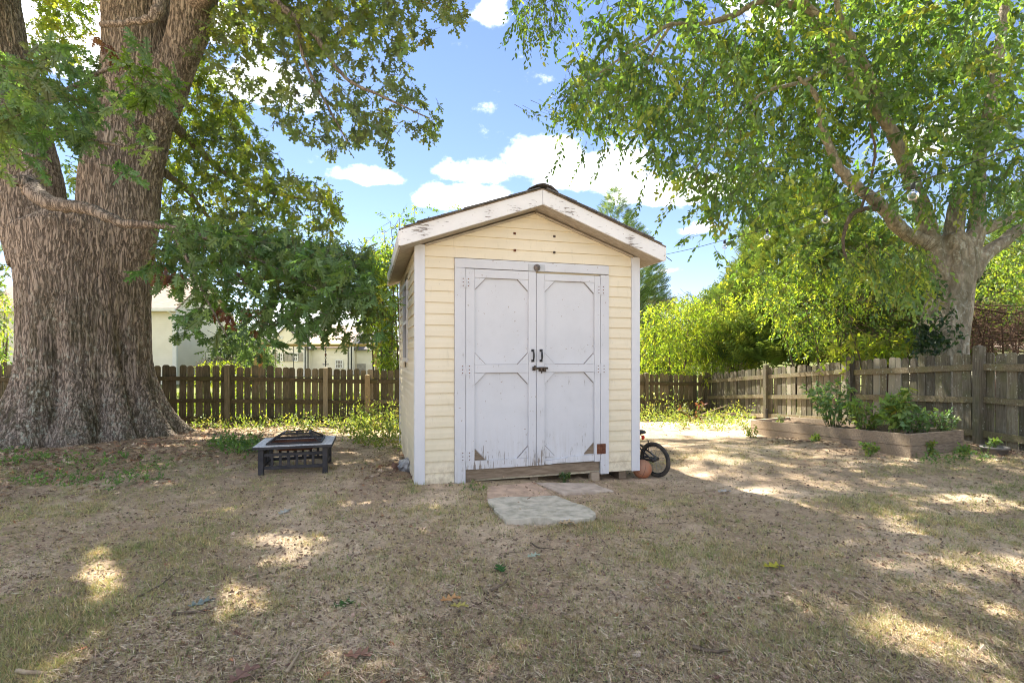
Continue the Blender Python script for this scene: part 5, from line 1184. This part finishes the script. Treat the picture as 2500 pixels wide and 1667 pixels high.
mb = MB(); mb.add([c0, c1, c2, c3, ap], [(0, 1, 4), (1, 2, 4), (2, 3, 4), (3, 0, 4)]); co_ = mb.obj('fabric', M['canvas'], cn); sd_ = co_.modifiers.new('solid', 'SOLIDIFY'); sd_.thickness = .01
for c in (c0, c1, c2, c3):
    MB().tube([c, ap], .02, 5).obj('ridge_pole', M['steel'], cn); MB().tube([c, (c.x, c.y, -.1)], .025, 6).obj('pole', M['steel'], cn)

# ------------------------------------------------------------------ string lights
sl = empty('string_lights', tuple(P(1622, 622, 5.55)), 'string of clear globe bulbs running from the shed eave to the right', 'string lights'); l = sl.location
pl = [(1622, 622, 5.55), (1690, 607, 5.1), (1769, 586, 4.7), (1873, 559, 4.15), (1940, 540, 3.9), (2016, 514, 3.6), (2120, 475, 3.1), (2229, 447, 2.65), (2330, 412, 2.4), (2480, 360, 2.15), (2700, 290, 1.9)]
p, r = spline([P(*q) for q in pl], None, 6); MB().tube([q-l for q in p], .0025, 5).obj('cable', M['cable'], sl)
for u, v, d in ((1769, 586, 4.7), (1873, 559, 4.15), (2016, 514, 3.6), (2229, 447, 2.65)):
    t = P(u, v, d)-l; k = .82 if d > 4.5 else 1
    s_ = MB().lathe([(.0001, 0), (.010, -.001), (.0115, -.012), (.0115, -.030), (.0095, -.034), (.0001, -.034)], 12, Matrix.Translation(t)).obj('socket', M['cable'], sl, True)
    rb = .026*k; b_ = MB().lathe([(.0085, .0)]+[(rb*math.sin(x), -.012-rb*(.9-math.cos(x))-.0) for x in [R(20+160*i/14) for i in range(14)]]+[(.0002, -.012-rb*1.9)], 18, Matrix.Translation(t+Vector((0, 0, -.031)))).obj('bulb', M['bulb'], sl, True)
    MB().tube([t+Vector((-.004, 0, -.034)), t+Vector((-.006, 0, -.062)), t+Vector((.006, 0, -.062)), t+Vector((.004, 0, -.034))], .0013, 4).obj('filament', M['palebranch'], b_)
MB().tube([P(1625, 626, 5.55)-l, P(1640, 637, 5.4)-l], .004, 5).obj('clip', M['cable'], sl)
# ------------------------------------------------------------------ debris beside the shed, brush pile
db = G(975, 1146); dbe = empty('rubble_pile', tuple(db), 'broken brick and crumpled grey plastic at the shed\'s back left corner', 'rubble')
MB().box((-.09, -.05, 0), (.09, .05, .06), Matrix.Rotation(.5, 4, 'Z') @ Matrix.Rotation(.35, 4, 'Y')).obj('brick', M['debris'], dbe, bevel=.005)
m_ = MB(); m_.lathe([(.02, 0), (.10, .0), (.12, .05), (.09, .10), (.04, .12), (.0001, .11)], 14); o = m_.obj('plastic_sheet', M['debris_bag'], dbe); o.location = (.10, .0, 0)
for v in o.data.vertices: v.co += Vector((random.uniform(-.025, .025), random.uniform(-.025, .025), random.uniform(-.02, .015)))
brush = [[(1650, 1040), (1700, 1022), (1775, 1010)], [(1665, 1032), (1730, 1005), (1778, 988)], [(1690, 1036), (1760, 1028), (1790, 1012)], [(1700, 1012), (1660, 1000), (1640, 1015)], [(1720, 1020), (1790, 1008), (1810, 1022)]]
for q in brush:
    pts = [G(u, max(v, 1034)) for u, v in q]; d = 11.3
    pts = [P(u, v, d) for u, v in q]; pts[0].z = g1(pts[0].x, d)+.01
    p, r = spline(pts, [.020, .014, .005], 6); l0 = pts[0]
    o = MB().tube([x-l0 for x in p], r, 6).obj('dead_branch', M['palebranch'], None, True); o.location = l0
for o, lb in zip([x for x in COL.objects if x.name.startswith('dead_branch')], ('lowest pale dead branch lying by the back fence', 'highest pale dead branch slanting up before the back fence', 'short dead branch in the middle of the brush by the fence', 'dead branch pointing left in the brush by the fence', 'rightmost dead branch in the brush by the fence')): tag(o, lb, 'branch', 'dead branches by the back fence')
plant('pokeweed', tuple(P(1690, 1028, 11.0)), .55, .25, 8, 12, .08, [(.20, .08, .06, 2), (.16, .18, .05, 2)], 'reddish stemmed weed among the dead branches', cat='weed')
# ------------------------------------------------------------------ ground cover
def inyard(x, y):
    ok = ~beyond(x, y); ok &= np.hypot(x+7.1, (y-8.4)) > 1.25
    lx = ca*(x+.9455)+sa*(y-5.03); ly = -sa*(x+.9455)+ca*(y-5.03)
    ok &= ~((lx > -.02) & (lx < W_+.02) & (ly > -.02) & (ly < D_))
    bx, by_ = x-4.73, y-6.03
    ok &= ~((bx+.11*by_ > -.03) & (bx+.11*by_ < .87) & (by_ > -.05+.26*bx) & (by_ < 3.5))
    return ok
def ring_sample(n, y0, y1, pw=1.0):
    """points in the visible wedge, denser nearby like the picture needs"""
    t = rng.random(n); y = 1/(1/y0+(1/y1-1/y0)*t) if pw == 1 else y0+(y1-y0)*t**pw
    x = rng.uniform(-1.12, 1.12, n)*y; return x, y
def lowslab(x, y):
    r = np.zeros(len(x), bool)
    u = 1250+x/y*FPX; v = HOR+(CZ-gz(x, y))/y*FPX
    for poly in ([(1193, 1184), (1302, 1175), (1346, 1204), (1190, 1215)], [(1312, 1178), (1449, 1179), (1490, 1195), (1375, 1200)], [(1193, 1220), (1358, 1209), (1450, 1250), (1438, 1260), (1240, 1263), (1210, 1240)]): r |= inpoly(u, v, poly)
    return r
# upright grass blades in tufts
x, y = ring_sample(80000, 1.75, 11); g = gmask(x, y); k = (rng.random(len(x)) < (.14+.60*g)) & inyard(x, y) & ~lowslab(x, y); x, y, g = x[k], y[k], g[k]
per = 9; n = len(x); idx = np.repeat(np.arange(n), per); N = n*per
bx = x[idx]+rng.normal(0, .018, N); by_ = y[idx]+rng.normal(0, .018, N); bz = gzn(x, y)[idx]-.004
tuftc = palette(n, [(.36, .36, .17, 3), (.48, .42, .22, 3), (.60, .51, .31, 2.5), (.26, .32, .125, 2)], .2)
green = np.exp(-((x-5.0)/1.3)**2-((y-4.7)/.6)**2)+np.exp(-((x+4.4)/1.3)**2-((y-5.9)/.7)**2)
tuftc = tuftc*(1-np.clip(green, 0, 1)[:, None]*.8)+np.array((.19, .27, .085))*np.clip(green, 0, 1)[:, None]*.8
A = unit(N)*.75; A[:, 2] = np.abs(A[:, 2])+.55
L = rng.uniform(.018, .050, N)*(.75+.35*g[idx])
BL = (np.array([(-.042, 0, 0), (.042, 0, 0), (.032, .5, .05), (-.032, .5, .05), (0, 1, -.04)], float), np.array([(0, 1, 2), (0, 2, 3), (3, 2, 4)]))
grass = mesh_np('grass', *scatter(*BL, np.c_[bx, by_, bz], A, unit(N), L, tuftc[idx]*rng.uniform(.75, 1.25, (N, 1)))[:2], M['blade'], col=scatter(*BL, np.c_[bx, by_, bz], A, unit(N), L, tuftc[idx])[2]*rng.uniform(.75, 1.25, (N, 1)).repeat(5, 0)); tag(grass, 'sparse short olive and straw grass on the bare yard', 'grass', kind='stuff')
# flat straw
n = 150000; x, y = ring_sample(n, 1.75, 9); k = inyard(x, y) & ~(lowslab(x, y) & (rng.random(n) < .97)); x, y = x[k], y[k]; n = len(x)
A = unit(n); A[:, 2] = np.abs(A[:, 2])*.22; Nn = unit(n)*.4; Nn[:, 2] += 1
ST_ = (np.array([(-.018, 0, 0), (.018, 0, 0), (.015, .6, .05), (-.012, 1, .02)], float), np.array([(0, 1, 2), (0, 2, 3)]))
V, Tt, Cc = scatter(*ST_, np.c_[x, y, gzn(x, y)+rng.uniform(.001, .010, n)], A, Nn, rng.uniform(.014, .048, n), palette(n, [(.66, .53, .38, 3), (.50, .39, .27, 3), (.20, .14, .095, 3.5), (.74, .63, .47, 1.5)], .25))
tag(mesh_np('straw', V, Tt, M['litter'], col=Cc), 'dry tan straw scattered over the dirt', 'straw', kind='stuff')
# small clods and crumbs
n = 26000; x, y = ring_sample(n, 1.75, 8); k = inyard(x, y); x, y = x[k], y[k]; n = len(x)
OCT = (np.array([(1, 0, 0), (-1, 0, 0), (0, 1, 0), (0, -1, 0), (0, 0, .7), (0, 0, -.5)], float), np.array([(0, 2, 4), (2, 1, 4), (1, 3, 4), (3, 0, 4)]))
V, Tt, Cc = scatter(*OCT, np.c_[x, y, gzn(x, y)+.002], unit(n), unit(n), rng.uniform(.003, .011, n)*rng.choice([1, 1, 1.6], n), palette(n, [(.42, .32, .23, 2), (.18, .13, .095, 3), (.28, .21, .15, 2)], .3))
tag(mesh_np('soil_crumbs', V, Tt, M['litter'], col=Cc), 'small clods and bark crumbs on the bare soil', 'soil', kind='stuff')
# leaf litter
x, y = ring_sample(90000, 1.9, 12.5, 1.4); lm_ = lmask(x, y); k = (rng.random(len(x)) < (.02+.16*np.clip((fbm(np.c_[x, y]*2.2, 3, 77)-.45)*5, 0, 1))+.60*lm_) & inyard(x, y) & ~(lowslab(x, y) & (rng.random(len(x)) < .6)); x, y = x[k], y[k]; n = len(x)
A = unit(n); A[:, 2] *= .25; Nn = unit(n)*.75; Nn[:, 2] = np.abs(Nn[:, 2])+.6
CUP = OAKLO[0].copy(); CUP[:, 2] = .8*CUP[:, 0]**2-.22*(CUP[:, 1]-.5)**2; CUPH = OAK[0].copy(); CUPH[:, 2] = 1.1*CUPH[:, 0]**2-.3*(CUPH[:, 1]-.5)**2+.06*np.sin(CUPH[:, 1]*9)
V, Tt, Cc = scatter(CUPH, OAK[1], np.c_[x, y, gzn(x, y)+rng.uniform(.002, .014, n)+.045*lowslab(x, y)], A, Nn, rng.uniform(.02, .085, n)*(.45+.55*np.clip(lmask(x, y)*2+.25*(rng.random(n) < .3), 0, 1)), palette(n, [(.33, .22, .145, 3), (.46, .33, .215, 3), (.17, .11, .075, 4), (.60, .47, .34, 1.5), (.40, .19, .11, .7)], .3))
tag(mesh_np('leaf_litter', V, Tt, M['litter'], col=Cc), 'brown fallen oak leaves lying round the oak and fences', 'leaf litter', kind='stuff')
# twig litter
n = 1500; x, y = ring_sample(n, 1.8, 9); k = inyard(x, y) & ~lowslab(x, y); x, y = x[k], y[k]; n = len(x); A = unit(n); A[:, 2] *= .06; A /= np.linalg.norm(A, axis=1, keepdims=True)
V, Tt = twig_tris(np.c_[x, y, gzn(x, y)+.006], A, rng.uniform(.04, .20, (n, 1)), .0022)
tag(mesh_np('twig_litter', V, Tt, M['twig']), 'thin brown twigs strewn over the yard', 'twigs', kind='stuff')
# weeds along the fences
def weeds(name, regs, label, cols, seed):
    ps = []; tws = []
    for poly_, n, h0, h1, sz, tm in regs:
        q = np.array(poly_, float); u = rng.uniform(q[:, 0].min(), q[:, 0].max(), n*4); v = rng.uniform(q[:, 1].min(), q[:, 1].max(), n*4); k = inpoly(u, v, poly_); u, v = u[k][:n], v[k][:n]
        d = CZ*FPX/(v-HOR)
        for _ in range(8): xx = (u-1250)/FPX*d; d = .5*d+.5*(CZ-gz(xx, d))*FPX/(v-HOR)
        xx = (u-1250)/FPX*d; kk = inyard(xx, d); xx, d = xx[kk], d[kk]; cl = vn(np.c_[xx*2.5, d*2.5], seed); kk = cl > .35; xx, d = xx[kk], d[kk]
        h = rng.uniform(h0, h1, len(xx)); P0 = np.c_[xx, d, gz(xx, d)+h*.45]
        p, t = spray(P0, 7, sz, .9*h1, -.35, tm, cols, carved=False); ps.append(p)
    V, T_, C_c = join(ps); tag(mesh_np(name, V, T_, M['leaf'], col=C_c), label, 'weeds', kind='stuff')
WY = [(.24, .29, .07, 3), (.17, .235, .06, 3), (.33, .34, .08, 1.5), (.40, .33, .14, .8)]
weeds('fence_weeds', [([(640, 1042), (980, 1030), (978, 1100), (900, 1100), (780, 1060), (640, 1062)], 430, .08, .26, .055, OVATE), ([(820, 1030), (978, 1025), (978, 1080), (860, 1075)], 230, .2, .5, .06, OVATE), ([(455, 1036), (660, 1036), (660, 1062), (480, 1056)], 160, .06, .2, .05, OVATE), ([(500, 1040), (900, 1036), (900, 1048), (500, 1050)], 110, .08, .25, .05, SMALL)], 'sunlit yellow green weeds along the fence left of the shed', WY, 3)
weeds('corner_weeds', [([(1565, 1018), (1760, 1016), (1830, 1046), (1760, 1056), (1565, 1046)], 330, .06, .26, .055, OVATE), ([(1570, 1020), (1650, 1018), (1660, 1034), (1570, 1036)], 130, .3, .6, .055, OVATE), ([(1740, 1020), (1830, 1020), (1835, 1046), (1750, 1046)], 110, .15, .4, .055, OVATE)], 'yellow green weeds along the fence right of the shed', WY, 4)
weeds('shade_weeds', [([(0, 1130), (130, 1105), (300, 1110), (420, 1130), (400, 1170), (280, 1200), (60, 1190), (0, 1170)], 330, .02, .07, .035, SMALL), ([(520, 1080), (640, 1090), (620, 1120), (520, 1110)], 120, .06, .18, .06, OVATE), ([(2240, 1120), (2420, 1105), (2420, 1130), (2260, 1140)], 60, .04, .12, .04, SMALL), ([(0, 1090), (120, 1110), (100, 1140), (0, 1130)], 100, .02, .08, .035, SMALL), ([(1000, 1190), (1180, 1185), (1180, 1200), (1010, 1205)], 40, .02, .06, .03, SMALL)], 'low fresh green weeds in the shade below the oak', [(.14, .24, .07, 3), (.18, .29, .08, 2), (.11, .19, .07, 1)], 5)
x = rng.uniform(-14, 12, 9000); y = rng.uniform(9.5, 22, 9000); k = beyond(x, y) & (y > 9); x, y = x[k], y[k]; n = len(x)
P0 = np.c_[x, y, gz(x, y)+.05]; p, t = spray(P0, 5, .14, .16, -.5, SMALL, [(.16, .2, .045, 2), (.12, .16, .04, 2), (.24, .24, .06, 1)], carved=False)
tag(mesh_np('neighbour_lawn', p[0], p[1], M['leaf'], col=p[2]), 'sunny long grass beyond the fences', 'grass', kind='stuff')
# single fallen leaves and sticks one can point at
for u, v, s, c, a, lb in [(843, 1477, .13, (.05, .12, .03), 1.0, 'dark green fallen oak leaf in the left foreground'), (1220, 1388, .11, (.045, .11, .03), -.4, 'dark green fallen oak leaf in the middle of the yard'), (1385, 1277, .13, (.48, .36, .22), 1.4, 'curled tan fallen leaf just in front of the mossy slab'), (1103, 1463, .11, (.48, .27, .12), 1.2, 'orange tan fallen leaf left of centre'), (1892, 1383, .13, (.36, .33, .05), 1.5, 'long yellow green fallen leaf in the right foreground'),
                         (697, 1250, .13, (.42, .42, .38), .3, 'pale grey curled leaf below the fire pit'), (1305, 1357, .09, (.38, .44, .34), 1.1, 'pale grey green leaf below the mossy slab'), (498, 1472, .12, (.20, .24, .22), .9, 'grey green leaf beside the left sun patch'), (1125, 1480, .09, (.40, .34, .10), 1.6, 'yellowish leaf just under the orange tan one'), (1875, 1455, .13, (.42, .32, .22), 1.4, 'tan curled leaf right of centre in the foreground'), (1770, 1200, .14, (.45, .42, .38), 1.3, 'pale curled leaf to the right of the slabs'), (266, 1196, .14, (.50, .40, .28), -.9, 'tan curled leaf on green weeds under the oak'), (880, 1600, .12, (.25, .14, .10), 1.5, 'reddish brown leaf low in the foreground'), (600, 1645, .13, (.22, .13, .10), .5, 'dark brown curled leaf at the bottom left')]:
    g = G(u, v, .012); V = CUPH*s*1.05; V = V-np.array((0, s*.6, 0)); ci, si = math.cos(a), math.sin(a); V = np.c_[V[:, 0]*ci+V[:, 1]*si, -V[:, 0]*si+V[:, 1]*ci, np.abs(V[:, 2])*1.1+.004]
    V = np.r_[V, V-np.array((0, 0, .0015))]; F = np.r_[OAK[1], OAK[1][:, ::-1]+len(CUPH)]
    o = mesh_np('fallen_leaf', V, F, M['litter'], col=np.tile(np.array(c), (len(V), 1))); o.location = g; tag(o, lb, 'leaf', 'large single fallen leaves')
for q, rad, mt, lb in [([(335, 1458), (390, 1430), (430, 1398)], .006, 'twig', 'curved brown stick across the left sun patch'), ([(420, 1500), (500, 1490), (545, 1475)], .008, 'twig', 'crooked stick below the left sun patch'), ([(1200, 1442), (1225, 1428), (1240, 1415)], .008, 'twig', 'forked grey stick in the middle foreground'), ([(1690, 1580), (1740, 1590), (1785, 1588)], .009, 'twig', 'dark bent stick in the right foreground'), ([(2075, 1440), (2100, 1450), (2122, 1463)], .008, 'palebranch', 'straight pale stick above the right sun patch'), ([(40, 1640), (110, 1645), (160, 1628)], .010, 'palebranch', 'pale root like stick in the bottom left corner'), ([(1295, 1325), (1320, 1338), (1360, 1340)], .006, 'twig', 'thin dark stick below the mossy slab'), ([(700, 1640), (720, 1610), (735, 1585)], .008, 'palebranch', 'pale stick left of centre at the bottom'), ([(2185, 1128), (2215, 1135), (2240, 1145)], .010, 'palebranch', 'pale stick on the sunny strip below the raised bed')]:
    pts = [G(u, v, .012) for u, v in q]; p, r = spline(pts, [rad, rad*.8, rad*.4], 6); l0 = p[0].copy()
    o = MB().tube([x-l0+Vector((0, 0, random.uniform(0, .006))) for x in p], r, 6).obj('fallen_stick', M[mt], None, True); o.location = l0; tag(o, lb, 'stick', 'fallen sticks on the yard')
print('tris', sum(len(m.loops)-2*len(m.polygons) for m in bpy.data.meshes))
